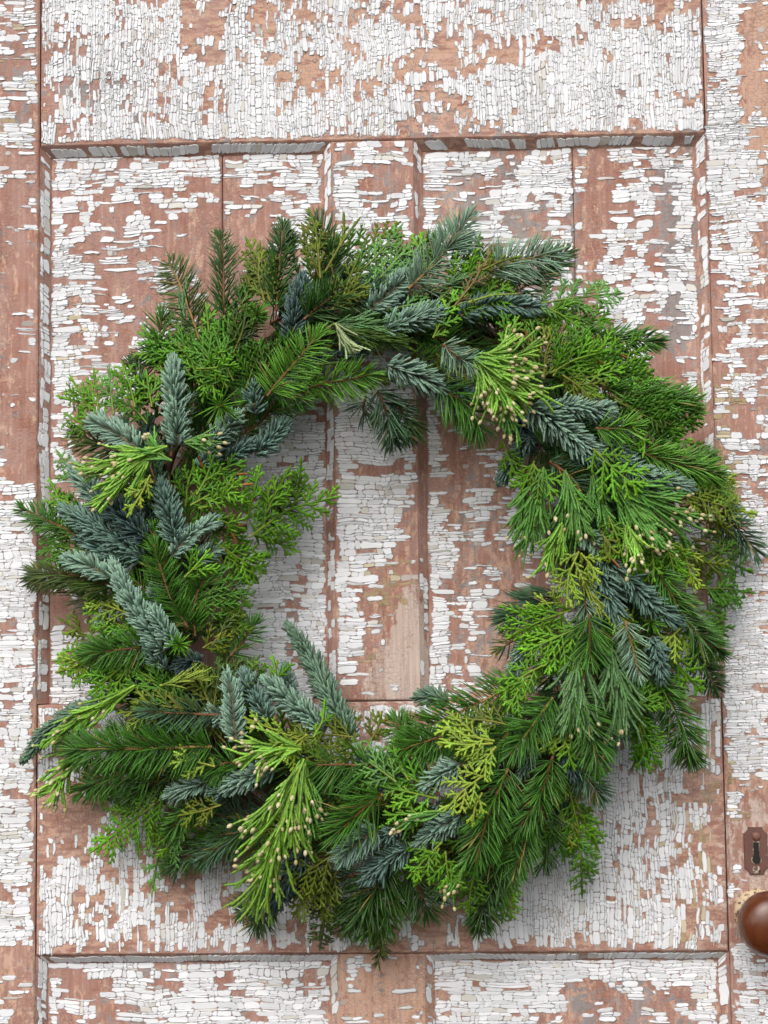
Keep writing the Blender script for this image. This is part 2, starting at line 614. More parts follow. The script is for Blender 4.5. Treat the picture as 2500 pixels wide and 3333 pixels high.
# stiles (vertical) with chamfers along the panels; the chamfer stops above the lock rail
cl_up = (chamfer_map('x', XL, 1, ZLT, ZT, 0, 1), (ZLT, ZT), (0, CW))
cl_lo = (chamfer_map('x', XL, 1, ZBOT + 500, ZLB, 0, 1), (ZBOT + 500, ZLB), (0, CW))
cr_up = (chamfer_map('x', XR, -1, ZLT, ZT, 0, 1), (ZLT, ZT), (0, CW))
cr_lo = (chamfer_map('x', XR, -1, ZBOT + 500, ZLB, 0, 1), (ZBOT + 500, ZLB), (0, CW))
stile_l = board("stile", X0, XL - G, ZBOT, ZTOP, False, 0.0, door, chamfers=(cl_up, cl_lo), label="left upright of the door, mostly bare red above and white below")
stile_r = board("stile", XR + G, X1, ZBOT, ZTOP, False, 0.0, door, chamfers=(cr_up, cr_lo), label="right upright of the door with keyhole plate and knob")
# rails
ct_l = (chamfer_map('z', ZT, -1, XL, MU0, 1, 1), (XL, MU0), (0, CW))
ct_r = (chamfer_map('z', ZT, -1, MU1, XR, 1, 1), (MU1, XR), (0, CW))
cb_l = (chamfer_map('z', ZLB, -1, XL, ML0, 1, 1), (XL, ML0), (0, CW))
cb_r = (chamfer_map('z', ZLB, -1, ML1, XR, 1, 1), (ML1, XR), (0, CW))
top_rail = board("top_rail", XL + G, XR - G, ZT, ZTOP, True, 0.0004, door, chamfers=(ct_l, ct_r))
lock_rail = board("lock_rail", XL + G, XR - G, ZLB, ZLT - 4, True, 0.0003, door, chamfers=(cb_l, cb_r))
bottom_rail = board("bottom_rail", XL + G, XR - G, ZBOT, ZBOT + 500, True, 0.0004, door)
# muntins
mu_l = (chamfer_map('x', MU0, -1, ZLT, ZT, 0, 1), (ZLT, ZT), (0, CW))
mu_r = (chamfer_map('x', MU1, 1, ZLT, ZT, 0, 1), (ZLT, ZT), (0, CW))
muntin = board("muntin", MU0, MU1, ZLT, ZT - 3, False, 0.0, door, edges=(0, 0, 1, 1), chamfers=(mu_l, mu_r))
ml_l = (chamfer_map('x', ML0, -1, ZBOT + 500, ZLB, 0, 1), (ZBOT + 500, ZLB), (0, CW))
ml_r = (chamfer_map('x', ML1, 1, ZBOT + 500, ZLB, 0, 1), (ZBOT + 500, ZLB), (0, CW))
muntin2 = board("muntin", ML0, ML1, ZBOT + 500, ZLB - 3, False, 0.0, door, edges=(0, 0, 1, 1), chamfers=(ml_l, ml_r))
# panels: boards behind the openings
JL = dpx(720, 700)[0]
JR = dpx(1872, 700)[0]
pan = []
for (a, b, z0, z1, e) in ((XL - 5, JL - 1.6, ZLT - 30, ZT + 10, (0, 1)), (JL + 1.6, MU0 + 5, ZLT - 30, ZT + 10, (1, 0)),
                          (MU1 - 5, JR - 1.2, ZLT - 30, ZT + 10, (0, 1)), (JR + 1.2, XR + 5, ZLT - 30, ZT + 10, (1, 0)),
                          (XL - 5, ML0 + 5, ZBOT + 490, ZLB + 10, (0, 0)), (ML1 - 5, XR + 5, ZBOT + 490, ZLB + 10, (0, 0))):
    pan.append(board("panel_board", a, b, z0, z1, False, DM, door, edges=(*e, 0, 0), back=16))
# added unseen board that stops light leaking through the joints
cv = np.array([[x * S, y, z * S] for y in (DM + 17 * S, DM + 95 * S) for x, z in ((X0, ZBOT), (X1, ZBOT), (X1, ZTOP), (X0, ZTOP))])
cq = [[0, 1, 2, 3], [7, 6, 5, 4], [0, 4, 5, 1], [1, 5, 6, 2], [2, 6, 7, 3], [3, 7, 4, 0]]
link("leak_block_board", build_mesh("leak_block_board", cv, cq, mats=(M_V,), attrs={"wear": np.tile([.2, .3, .1, 0], (8, 1))}), door)

ZA, ZB = 1238 + 590, -2050       # flaked height range (well past the frame)
fm = face_map
add_patch(stile_l, fm(False, 0.0), (ZB, ZA), (X0 + 6, XL - 12), 12.0, 44, 1, 1)
add_patch(stile_r, fm(False, 0.0), (ZB, ZA), (XR + 8, X1 - 6), 10.5, 34, 1, 2)
add_patch(top_rail, fm(True, 0.0004), (XL + 8, XR - 8), (ZT + 14, ZA), 10.5, 27, 1, 3)
add_patch(lock_rail, fm(True, 0.0003), (XL + 10, XR - 12), (ZLB + 10, ZLT - 14), 12.0, 31, 1, 4)
add_patch(muntin, fm(False, 0.0), (ZLT + 4, ZT - 8), (MU0 + 6, MU1 - 8), 13.5, 46, 1, 5)
add_patch(muntin2, fm(False, 0.0), (ZB, ZLB - 8), (ML0 + 6, ML1 - 6), 15, 40, 1, 6)
for i, (o, a, b, z0, z1) in enumerate(((pan[0], XL + CH + 4, JL - 5, ZLT + 2, ZT - CH), (pan[1], JL + 5, MU0 - CH - 4, ZLT + 2, ZT - CH),
                                       (pan[2], MU1 + CH + 4, JR - 5, ZLT + 2, ZT - CH), (pan[3], JR + 5, XR - CH - 4, ZLT + 2, ZT - CH),
                                       (pan[4], XL + CH + 4, ML0 - CH - 4, ZB, ZLB - CH), (pan[5], ML1 + CH + 4, XR - CH - 4, ZB, ZLB - CH))):
    add_patch(o, fm(False, DM), (z0, z1), (a, b), 12.0, 40, 1, 10 + i)
for i, (o, c, cm, ca) in enumerate(((stile_l, cl_up, 0, .62), (stile_l, cl_lo, 0, .7), (stile_r, cr_up, 0, .62), (stile_r, cr_lo, 0, .5), (top_rail, ct_l, 0, .82), (top_rail, ct_r, 0, .70),
                                    (lock_rail, cb_l, 0, .96), (lock_rail, cb_r, 0, .96), (muntin, mu_l, 0, .55), (muntin, mu_r, 0, .12), (muntin2, ml_l, 0, .6), (muntin2, ml_r, 0, .3))):
    us = (max(c[1][0], ZB) if c[0] not in () and o not in (top_rail, lock_rail) else c[1][0], c[1][1])
    add_patch(o, c[0], us, (9, CW - 6), 15.0 if o in (top_rail, lock_rail) else 18.0, 62 if o in (top_rail, lock_rail) else 24, 1, 30 + i, cm, ca)


# ---- paint flakes
def cells_for(us, vs, du, dv, r, israil):
    """alligatored paint: streaks along the grain, cut by cracks across it -> corner quads (n,4,2)"""
    ulen = us[1] - us[0]
    vpos = [vs[0]]
    while vpos[-1] < vs[1]:
        vpos.append(vpos[-1] + dv * float(np.clip(r.lognormal(-0.10, 0.38), 0.45, 1.9)))
    vpos[-1] = vs[1]
    if len(vpos) > 2 and vpos[-1] - vpos[-2] < 8:
        vpos.pop(-2)
    nz = Noise2(int(r.integers(1e6)))
    k = 0
    quads = []
    wav = min(9.0, dv * 0.24)

    def bnd(i, u):
        if i == 0 or i == len(vpos) - 1:
            return vpos[i] + 0 * u + (nz(u * .03, i * 3.3) - .5) * 4
        return vpos[i] + (fbm(nz, u * 0.008, i * 7.7 + 0 * u, 3) - .5) * 2 * wav
    shared, left = None, 0
    while k < len(vpos) - 1:
        if left == 0:
            left = int(r.integers(1, 5))
            steps = du * np.clip(r.lognormal(-0.14, 0.52, int(ulen / du * 2.2) + 4), 0.5, 2.2)
            shared = us[0] + np.cumsum(steps) - steps[0]
            ph = r.random() * 100
            tilt = r.normal(0, .03)
        left -= 1
        cu = shared + r.normal(0, .20 * du, len(shared))
        cu = cu[r.random(len(cu)) > 0.10]
        cu = np.sort(cu[(cu > us[0]) & (cu < us[1])])
        cu = np.concatenate([[us[0]], cu, [us[1]]])
        keep = np.concatenate([[True], np.diff(cu) > 0.42 * du])
        cu = cu[keep]
        v0, v1 = bnd(k, cu), bnd(k + 1, cu)
        sl = tilt + r.normal(0, .09, len(cu))
        wv = lambda vv: (nz(vv * 0.03 + ph, cu * .01) - .5) * du * 0.75
        ua, ub = cu + wv(v0) - sl * (v1 - v0) * .5, cu + wv(v1) + sl * (v1 - v0) * .5
        q = np.stack([np.stack([ua[:-1], v0[:-1]], -1), np.stack([ua[1:], v0[1:]], -1),
                      np.stack([ub[1:], v1[1:]], -1), np.stack([ub[:-1], v1[:-1]], -1)], 1)
        quads.append(q)
        k += 1
    q = np.concatenate(quads)
    # some wide cells split once along the grain
    w = np.abs((q[:, 2, 1] + q[:, 3, 1] - q[:, 0, 1] - q[:, 1, 1]) / 2)
    sp = (w > 0.95 * dv) & (r.random(len(q)) < (.18 if israil else .38))
    s = q[sp]
    f = r.uniform(.35, .65, len(s))[:, None]
    m0, m1 = s[:, 0] * (1 - f) + s[:, 3] * f, s[:, 1] * (1 - f) + s[:, 2] * f
    A = np.stack([s[:, 0], s[:, 1], m1, m0], 1)
    B = np.stack([m0, m1, s[:, 2], s[:, 3]], 1)
    return np.concatenate([q[~sp], A, B])


NO = 14
_t = (np.arange(NO) + .5) / NO * 2 * np.pi
all_big = []
flake_verts_total = 0


W1, W2, W3 = Noise2(301), Noise2(302), Noise2(303)
RINGS = 2


def ragged(uv):
    """cracks wander: long slow drift, mid wobble and a chipped edge, the same on both sides of a crack"""
    u, v = uv[..., 0], uv[..., 1]
    du = (W1(u / 130, v / 110) - .5) * 14 + (W2(u / 34, v / 40) - .5) * 6.5 + (W3(u / 5.5, v / 5.5) - .5) * 4.6
    dv = (W1(u / 120 + 40, v / 130 + 9) - .5) * 12 + (W2(u / 38 + 70, v / 36 + 3) - .5) * 6.0 + (W3(u / 5.5 + 90, v / 5.5 + 5) - .5) * 4.6
    return np.stack([u + du, v + dv], -1)


def make_flakes(q, mapper, r, tone, h0, gap, roundness, curl=1.0, skirt=1.0, under=(.070, .062, .060)):
    """outline of each flake: squarish rounded polygon inside its crack cell; raised, cupped rim;
    a dirty rest of undercoat, toned darker for crack shade too, sticks out round its foot"""
    n = len(q)
    ex = r.uniform(*roundness, n)[:, None]
    c, s_ = np.cos(_t)[None], np.sin(_t)[None]
    rad = (np.abs(c) ** ex + np.abs(s_) ** ex) ** (-1 / ex)
    a, b = c * rad, s_ * rad
    a, b = a * (1 + r.normal(0, .05, (n, NO))), b * (1 + r.normal(0, .05, (n, NO)))
    du = np.abs(q[:, 1, 0] + q[:, 2, 0] - q[:, 0, 0] - q[:, 3, 0]) / 2
    dv = np.abs(q[:, 2, 1] + q[:, 3, 1] - q[:, 0, 1] - q[:, 1, 1]) / 2
    g = r.uniform(*gap, n)
    cq = q.mean(1)
    g = g * (.30 + 1.5 * fbm(W2, cq[:, 0] / 210 + 11, cq[:, 1] / 170, 2))

    def place(k, gg):
        fu = np.clip(1 - 2 * gg / np.maximum(du, 1), .3, 1.5)[:, None]
        fv = np.clip(1 - 2 * gg / np.maximum(dv, 1), .3, 1.5)[:, None]
        s, t = (a * fu * k + 1) / 2, (b * fv * k + 1) / 2
        w = [(1 - s) * (1 - t), s * (1 - t), s * t, (1 - s) * t]
        return ragged(sum(w[i][..., None] * q[:, None, i] for i in range(4)))
    foot, rim = place(1.0, -skirt * r.uniform(.2, 2.2, n)), place(1.0, g)
    h = r.uniform(.6, 1.4, n)[:, None] * h0
    # one end of the flake lifts more than the other
    ph = r.uniform(0, 2 * np.pi, n)[:, None]
    lift = curl * (.35 + .8 * np.cos(_t[None] - ph) + r.normal(0, .2, (n, NO)))
    P = np.concatenate([mapper(foot[..., 0], foot[..., 1], np.full((n, NO), -.3)),
                        mapper(rim[..., 0], rim[..., 1], h + np.maximum(lift, -.3))], 1)
    T = np.repeat(tone[:, None], RINGS * NO, 1)
    T[:, :NO] = np.array(under) * r.uniform(.6, 1.35, n)[:, None, None]  # undercoat grime plus the shade of the cracks, both put into this tone
    area = du * dv
    return P.reshape(-1, 3), None, None, T.reshape(-1, 3), area


tonenoise = Noise2(5)
pieces = []
for pi, (o, mapper, us, vs, du, dv, size, sd, cm, ca) in enumerate(patches):
    r = np.random.default_rng(1000 + sd)
    if sd < 30:
        # long cracks run across the grain; each strip between them breaks up on its own
        q = cells_for(vs, us, dv * .66, du * 1.0, r, True)[:, [0, 3, 2, 1], ::-1]
    else:
        q = cells_for(us, vs, du, dv, r, True)
    cen = q.mean(1)
    Pw = mapper(cen[:, 0], cen[:, 1], np.zeros(len(cen)))
    px, py = proj(Pw)
    cvr = np.clip(sample(cov, px, py) * cm + ca if cm else np.full(len(q), ca), 0, 1)
    nz = Noise2(2000 + sd)
    f = .62 * fbm(nz, cen[:, 0] / 80, cen[:, 1] / 52, 3) + .38 * nz(cen[:, 0] / 26 + 50, cen[:, 1] / 30)
    f = f + r.normal(0, .07, len(f))
    rank = np.argsort(np.argsort(f)) / max(len(f) - 1, 1)
    keep = rank < np.clip(cvr * 1.04 + .02, 0, 1)
    # nothing beneath the lock plate and the knob rosette
    hide = ((px > 2405) & (px < 2515) & (py > 2670) & (py < 2865)) | ((px - 2462) ** 2 + (py - 2968) ** 2 < 88 ** 2)
    keep &= ~hide
    white = q[keep]
    wc = cen[keep]
    alone = (cvr[keep] < .42)
    t = np.array([.80, .81, .83])[None] * (1 + r.normal(0, .055, (len(white), 1))) * (.90 + .16 * fbm(tonenoise, wc[:, 0:1] / 160 + sd, wc[:, 1:2] / 120, 3))
    dirty = (r.random(len(white)) < .06)
    t[dirty] *= np.array([.80, .76, .68])
    oc = sample(ochre, px[keep], py[keep])
    yl = r.random(len(white)) < (oc - .2) * .5
    t[yl] *= np.array([.72, .60, .40])
    t = np.clip(t, 0, .9)
    if len(white):
        for sel, rn, gp in ((alone, (3.2, 7.0), (1.0, 2.4)), (~alone, (5.5, 14.0), (.75, 1.7))):
            if sel.any():
                V, Q, NG, T, A = make_flakes(white[sel], mapper, r, t[sel], 1.6, gp, rn, 1.2)
                pieces.append((o, V, Q, NG, T, A, px[keep][sel], py[keep][sel]))
    # rests of the older coats between the white flakes: thin, ochre, salmon or grey
    rest = ~keep & ~hide
    oc = sample(ochre, px, py)
    gy = sample(grey, px, py)
    pe = sample(peach, px, py)
    rr = r.random(len(q))
    isoc = rest & (rr < (oc - .25) * 1.5 * (.4 + 1.2 * nz(cen[:, 0] / 40, cen[:, 1] / 25)))
    isrest = rest & ~isoc & (np.abs(rr - .5) < .012 + .07 * np.clip(gy - .3, 0, 1))
    for sel, tone, sh in ((isoc, (.35, .25, .12), .8), (isrest, (.42, .37, .34), .55)):
        if sel.any():
            s4 = q[sel]
            f = r.uniform(.35, .65, len(s4))[:, None]
            m0, m1 = s4[:, 0] * (1 - f) + s4[:, 3] * f, s4[:, 1] * (1 - f) + s4[:, 2] * f
            s4 = np.concatenate([np.stack([s4[:, 0], s4[:, 1], m1, m0], 1), np.stack([m0, m1, s4[:, 2], s4[:, 3]], 1)])
            s4 = s4[r.random(len(s4)) < sh]
            if not len(s4):
                continue
            tt = np.array(tone)[None] * (1 + r.normal(0, .15, (len(s4), 1)))
            V, Q, NG, T, A = make_flakes(s4, mapper, r, tt, .7, (.8, 2.2), (3, 7), .25, skirt=.2, under=(.16, .10, .06))
            pieces.append((o, V, Q, NG, T, A * 0, np.zeros(len(s4)), np.zeros(len(s4))))

areas = np.concatenate([p[5] * ((p[6] > 10) & (p[6] < 2490) & (p[7] > 10) & (p[7] < 3320) &
                                 ~((((p[6] - 1265) / 1110) ** 2 + ((p[7] - 1890) / 1130) ** 2 < 1) & (((p[6] - 1230) / 400) ** 2 + ((p[7] - 1800) / 470) ** 2 > 1)))
                        for p in pieces])
cut = np.sort(areas)[-300]
per_board = {}
for (o, V, Q, NG, T, A, px, py) in pieces:
    vis = A * ((px > 10) & (px < 2490) & (py > 10) & (py < 3320) &
               ~((((px - 1265) / 1110) ** 2 + ((py - 1890) / 1130) ** 2 < 1) & (((px - 1230) / 400) ** 2 + ((py - 1800) / 470) ** 2 > 1)))
    big = vis >= cut
    n = len(A)
    V3, T3 = V.reshape(n, RINGS * NO, 3), T.reshape(n, RINGS * NO, 3)
    i = np.arange(NO)
    j = (i + 1) % NO
    qq = np.concatenate([np.stack([k_ * NO + i, k_ * NO + j, (k_ + 1) * NO + j, (k_ + 1) * NO + i], -1) for k_ in range(RINGS - 1)])
    for k in np.nonzero(big)[0]:
        me = build_mesh("paint_flake", V3[k], qq, ngons=[np.arange((RINGS - 1) * NO, RINGS * NO)], mats=(M_FLAKE,), attrs={"tone": T3[k]})
        link("paint_flake", me, o)
    per_board.setdefault(o.name, (o, []))[1].append((V3[~big], T3[~big]))
for o, lst in per_board.values():
    V3 = np.concatenate([x[0] for x in lst])
    T3 = np.concatenate([x[1] for x in lst])
    n = len(V3)
    off = (np.arange(n) * RINGS * NO)[:, None, None]
    Q = (qq[None] + off).reshape(-1, 4)
    NG = np.arange((RINGS - 1) * NO, RINGS * NO)[None] + off[:, :, 0]
    me = build_mesh("paint_flakes", V3.reshape(-1, 3), Q, ngons=NG, mats=(M_FLAKE,), attrs={"tone": T3.reshape(-1, 3)})
    link("paint_flakes", me, o, kind="stuff")


# ---- keyhole plate
def prism(outline, y0, y1, bev=0.0006):
    """outline (n,2) in door pixels -> raised plate with a bevelled rim; front at y1"""
    P = np.asarray(outline, float)
    c = P.mean(0)
    d = norm(P - c)
    n = len(P)
    rings = [(P, y0), (P, y1 + bev), (P - d * bev / S, y1)]
    V = np.concatenate([np.stack([p[:, 0] * S, np.full(n, y), p[:, 1] * S], -1) for p, y in rings])
    i = np.arange(n)
    j = (i + 1) % n
    Q = np.concatenate([np.stack([a * n + i, a * n + j, (a + 1) * n + j, (a + 1) * n + i], -1) for a in (0, 1)])
    return V, Q, [np.arange(2 * n, 3 * n)]


def paint_metal(name, c1, c2, cream, amount, rough, metallic=0.0):
    mt, nt, p = new_mat(name)
    L = nt.links
    tc = nd(nt, "ShaderNodeTexCoord")

    def noise(scale, det=4):
        n = nd(nt, "ShaderNodeTexNoise")
        n.inputs["Scale"].default_value = scale
        n.inputs["Detail"].default_value = det
        n.inputs["Roughness"].default_value = .65
        L.new(tc.outputs["Object"], n.inputs["Vector"])
        return n.outputs["Fac"]
    c = mix_n(nt, noise(120), c1, c2)
    c = mix_n(nt, math_n(nt, 'MULTIPLY', math_n(nt, 'SUBTRACT', noise(260, 5), 1 - amount), 14.0, clamp=True), c, cream)
    L.new(c, p.inputs["Base Color"])
    p.inputs["Roughness"].default_value = rough
    p.inputs["Metallic"].default_value = metallic
    b = nd(nt, "ShaderNodeBump")
    b.inputs["Strength"].default_value = .4
    b.inputs["Distance"].default_value = .0006
    L.new(noise(300), b.inputs["Height"])
    L.new(b.outputs[0], p.inputs["Normal"])
    return mt


M_PLATE = paint_metal("brown_painted_metal", (.10, .045, .034), (.19, .09, .07), (.55, .45, .32), .36, .45)
M_SCREW = paint_metal("painted_screw", (.16, .07, .045), (.22, .10, .07), (.6, .5, .38), .36, .5)
M_CREAM = paint_metal("chipped_cream_enamel", (.50, .34, .18), (.72, .60, .42), (.10, .045, .028), .49, .6)
M_RIMC = paint_metal("old_cream_paint", (.50, .42, .28), (.66, .58, .44), (.09, .045, .035), .56, .6)
M_HOLE, _nt, _p = new_mat("keyhole_shade")
_p.inputs["Base Color"].default_value = (.012, .010, .009, 1)
_p.inputs["Roughness"].default_value = .8

pcx, pcz = dpx(2459, 2768)


def kx(px, py):
    x, z = dpx(px, py)
    return np.array([x - 0, z])


hw, hh = 37.0, 74.0
half = [(22, hh), (24, hh - 8), (31, hh - 17), (hw, hh - 19), (hw, 0), (hw, -hh + 19), (31, -hh + 17), (24, -hh + 8), (22, -hh)]
outl = [(pcx + x, pcz + z) for x, z in half] + [(pcx - x, pcz + z) for x, z in half[::-1]]


def keyhole(scale):
    pts = []
    w, rr_, zt, zc = 8.5 * scale, 13.5 * scale, 27.0 + (scale - 1) * 10, -27.0
    a0 = math.asin(min(1, w / rr_))
    pts += [(-w, zt), (w, zt)]
    for a in np.linspace(a0, 2 * math.pi - a0, 14):
        pts.append((rr_ * math.sin(a), zc + rr_ * math.cos(a)))
    return [(pcx + x, pcz + z) for x, z in pts]


V, Q, NG = prism(outl, -0.0002, -0.0026)
plate = link("keyhole_plate", build_mesh("keyhole_plate", V, Q, ngons=NG, mats=(M_PLATE,)), door)
V, Q, NG = prism(keyhole(1.22), -0.002, -0.0034, .0005)
link("keyhole_rim", build_mesh("keyhole_rim", V, Q, ngons=NG, mats=(M_RIMC,)), plate)
V, Q, NG = prism(keyhole(1.0), -0.003, -0.0038, .00005)
link("keyhole", build_mesh("keyhole", V, Q, ngons=NG, mats=(M_HOLE,)), plate)  # raised near-black shape; the shade of the opening is put into its colour


def lathe(profile, center, n=40):
    """profile [(radius, y)] in metres about the y axis"""
    pr = np.array(profile, float)
    a = np.arange(n) / n * 2 * np.pi
    V = np.stack([center[0] + pr[:, 0:1] * np.cos(a), np.repeat(pr[:, 1:2], n, 1), center[1] + pr[:, 0:1] * np.sin(a)], -1).reshape(-1, 3)
    k = np.arange(len(pr) - 1)[:, None] * n
    i = np.arange(n)[None]
    j = (i + 1) % n
    Q = np.stack([k + i, k + j, k + n + j, k + n + i], -1).reshape(-1, 4)
    return V, Q


for sx, sy, mt in ((2460, 2721, M_SCREW), (2459, 2829, M_RIMC)):
    x, z = dpx(sx, sy)
    V, Q = lathe([(.0039, -.0022), (.0039, -.0034), (.0032, -.0041), (.0008, -.0044), (.00001, -.0044)], (x * S, z * S), 24)
    scr = link("screw", build_mesh("screw", V, Q, mats=(mt,), smooth=True), plate)

# ---- knob
kc = (pcx * S, dpx(2460, 2970)[1] * S)
V, Q = lathe([(.0225, .0002), (.0225, -.003), (.0205, -.0052), (.0150, -.0066), (.0128, -.009), (.0122, -.014), (.0001, -.014)], kc, 48)
knob_plate = V, Q
kp = [(.0095, -.010), (.0092, -.022), (.0110, -.0255), (.0165, -.0285), (.0225, -.0325), (.0268, -.0385), (.0292, -.0465), (.0296, -.0525), (.0285, -.0585),
      (.0255, -.0640), (.0205, -.0680), (.0140, -.0705), (.0070, -.0718), (.00001, -.0721)]
t = np.linspace(0, 1, len(kp))
ts = np.linspace(0, 1, 60)
kpa = np.array(kp)
kps = np.stack([np.interp(ts, t, kpa[:, 0]), np.interp(ts, t, kpa[:, 1])], -1)
for _ in range(3):
    kps[1:-1] = (kps[:-2] + 2 * kps[1:-1] + kps[2:]) / 4
V2, Q2 = lathe(kps, kc, 72)
M_KNOB, nt, p = new_mat("brown_mineral_glaze")
tc = nd(nt, "ShaderNodeTexCoord")
n1 = nd(nt, "ShaderNodeTexNoise")
n1.inputs["Scale"].default_value = 55
n1.inputs["Detail"].default_value = 6
n1.inputs["Distortion"].default_value = 1.5
nt.links.new(tc.outputs["Object"], n1.inputs["Vector"])
c = mix_n(nt, n1.outputs["Fac"], (.055, .014, .006), (.17, .05, .016))
n2 = nd(nt, "ShaderNodeTexVoronoi", feature='DISTANCE_TO_EDGE')
n2.inputs["Scale"].default_value = 90
nt.links.new(tc.outputs["Object"], n2.inputs["Vector"])
c = mix_n(nt, math_n(nt, 'MULTIPLY', math_n(nt, 'LESS_THAN', n2.outputs["Distance"], .012), .5), c, (.03, .012, .008))
nt.links.new(c, p.inputs["Base Color"])
p.inputs["Roughness"].default_value = .27
p.inputs["Coat Weight"].default_value = .15
p.inputs["Coat Roughness"].default_value = .12
knob = link("door_knob", build_mesh("door_knob", V2, Q2, mats=(M_KNOB,), smooth=True), door)
link("rosette", build_mesh("rosette", *knob_plate, mats=(M_CREAM,), smooth=True), knob)

# ------------------------------------------------------------------ the wreath
WCX, WCY, WRX, WRY = 1258.0, 1855.0, 765.0, 825.0
_cz = at(WCX, WCY)
wreath = empty("wreath", (float(_cz[0]), -0.01, float(_cz[2])), label="round evergreen wreath of fir and cedar sprigs with small cream cones hanging on the door",
               category="wreath", kind="thing")


def mound(px, py):
    """thickness of the wreath over the door at a photograph pixel"""
    r = np.hypot((np.asarray(px, float) - WCX) / WRX, (np.asarray(py, float) - WCY) / WRY)
    q = np.clip(np.abs(r - 1) / .50, 0, 1)
    return 0.015 + 0.064 * np.sqrt(1 - q * q)


def spine(pts, layer, n=24, k=1.0, lift=0.0):
    """smooth curve through photograph pixels, riding on the wreath's rounded body"""
    P = np.array(pts, float)
    if len(P) == 2:
        mid = P.mean(0) + np.array([-(P[1] - P[0])[1], (P[1] - P[0])[0]]) * rng.uniform(-.07, .07)
        P = np.array([P[0], mid, P[1]])
    d = np.concatenate([[0], np.cumsum(np.linalg.norm(np.diff(P, axis=0), axis=1))])
    t = np.linspace(0, d[-1], n)
    # quadratic-ish smoothing of the polyline
    X = np.stack([np.interp(t, d, P[:, i]) for i in (0, 1)], -1)
    for _ in range(max(2, n // 3)):
        X[1:-1] = (X[:-2] + 2 * X[1:-1] + X[2:]) / 4
    h = mound(X[:, 0], X[:, 1]) * k + layer * 0.009 + lift * np.linspace(0, 1, n)
    for _ in range(4):
        h[1:-1] = (h[:-2] + 2 * h[1:-1] + h[2:]) / 4
    W = at(X[:, 0], X[:, 1], h)
    L = np.concatenate([[0], np.cumsum(np.linalg.norm(np.diff(W, axis=0), axis=1))])
    s = np.linspace(0, L[-1], n)
    W = np.stack([np.interp(s, L, W[:, i]) for i in range(3)], -1)
    return W, L[-1]


def frames(W, roll):
    T = norm(np.gradient(W, axis=0))
    C = norm(CAM - W.mean(0))[None]
    N = norm(C - (C * T).sum(1, keepdims=True) * T)
    B = np.cross(T, N)
    c, s = math.cos(roll), math.sin(roll)
    return T, N * c + B * s, B * c - N * s


def on_spine(W, T, N, B, t):
    n = len(W) - 1
    x = np.clip(t, 0, 1) * n
    i = np.minimum(x.astype(int), n - 1)
    f = (x - i)[:, None]
    g = lambda A: A[i] * (1 - f) + A[i + 1] * f
    return g(W), norm(g(T)), norm(g(N)), norm(g(B))


def tubes(C, side, nrm, ra, rb, tone, n=4):
    """K tapered strands: C (K,S,3) centre lines, side/nrm (K,3) or (K,S,3), ra/rb (K,S) half axes, tone (K,S,3)"""
    K, Sn, _ = C.shape
    if side.ndim == 2:
        side = np.repeat(side[:, None], Sn, 1)
    if nrm.ndim == 2:
        nrm = np.repeat(nrm[:, None], Sn, 1)
    a = np.arange(n) / n * 2 * np.pi
    V = (C[:, :, None] + side[:, :, None] * (ra[..., None] * np.cos(a))[..., None] + nrm[:, :, None] * (rb[..., None] * np.sin(a))[..., None])
    i = np.arange(n)
    j = (i + 1) % n
    k = np.arange(Sn - 1)[:, None] * n
    q = np.stack([k + i, k + j, k + n + j, k + n + i], -1).reshape(-1, 4)
    if n == 4:
        q = np.concatenate([q, [np.arange((Sn - 1) * n, Sn * n)]])
    elif n == 3:
        ra = ra.copy()
    Q = (q[None] + (np.arange(K) * Sn * n)[:, None, None]).reshape(-1, 4)
    T = np.repeat(tone[:, :, None], n, 2)
    return V.reshape(-1, 3), Q, T.reshape(-1, 3)


class Acc:
    def __init__(self):
        self.V, self.Q, self.T, self.n = [], [], [], 0

    def add(self, V, Q, T):
        V = V.copy()
        self.V.append(V)
        self.Q.append(Q + self.n)
        self.T.append(T)
        self.n += len(V)

    def mesh(self, name, mat, smooth=True):
        V = np.concatenate(self.V)
        lim = -0.0035
        over = V[:, 1] > lim                      # nothing grows into the door: it presses flat against it
        V[over, 1] = lim - 0.0012 * np.tanh(np.maximum(0, 1 - (V[over, 1] - lim) / .02))
        return build_mesh(name, V, np.concatenate(self.Q), mats=(mat,), smooth=smooth, attrs={"tone": np.clip(np.concatenate(self.T), 0, 1)})


def twig_acc(W, N, B, r0, r1, tone):
    a = Acc()
    n = len(W)
    rr = np.linspace(r0, r1, n) * (1 + .12 * np.sin(np.arange(n) * 2.1))
    tn = np.array(tone)[None, None] * (1 + rng.normal(0, .08, (1, n, 1)))
    V, Q, T = tubes(W[None], B[None], N[None], rr[None], rr[None], np.repeat(tn, 1, 0), 6)
    a.add(V, Q, T)
    return a


PAL = {
    # fir
    'dark': (.032, .090, .011), 'mid': (.056, .170, .016), 'bright': (.105, .28, .020), 'pale': (.19, .31, .20), 'ggreen': (.058, .130, .060), 'olive': (.060, .105, .014),
    # noble
    'nb': (.098, .168, .132), 'nd': (.050, .088, .080), 'np': (.150, .238, .175), 'ng': (.095, .160, .105),
    # cedar
    'cb': (.145, .36, .016), 'cy': (.29, .44, .040), 'cm': (.075, .225, .010), 'cd': (.055, .115, .008), 'co': (.140, .200, .012), 'cl': (.145, .34, .065),
    # incense cedar
    'ib': (.25, .49, .060), 'im': (.130, .325, .055), 'ig': (.130, .27, .090), 'ip': (.42, .52, .25), 'iy': (.30, .40, .05),
}
BARK = (.17, .075, .030)
BARK_Y = (.25, .15, .045)
CONE_COUNT = [0]
CONE_MAX = 296


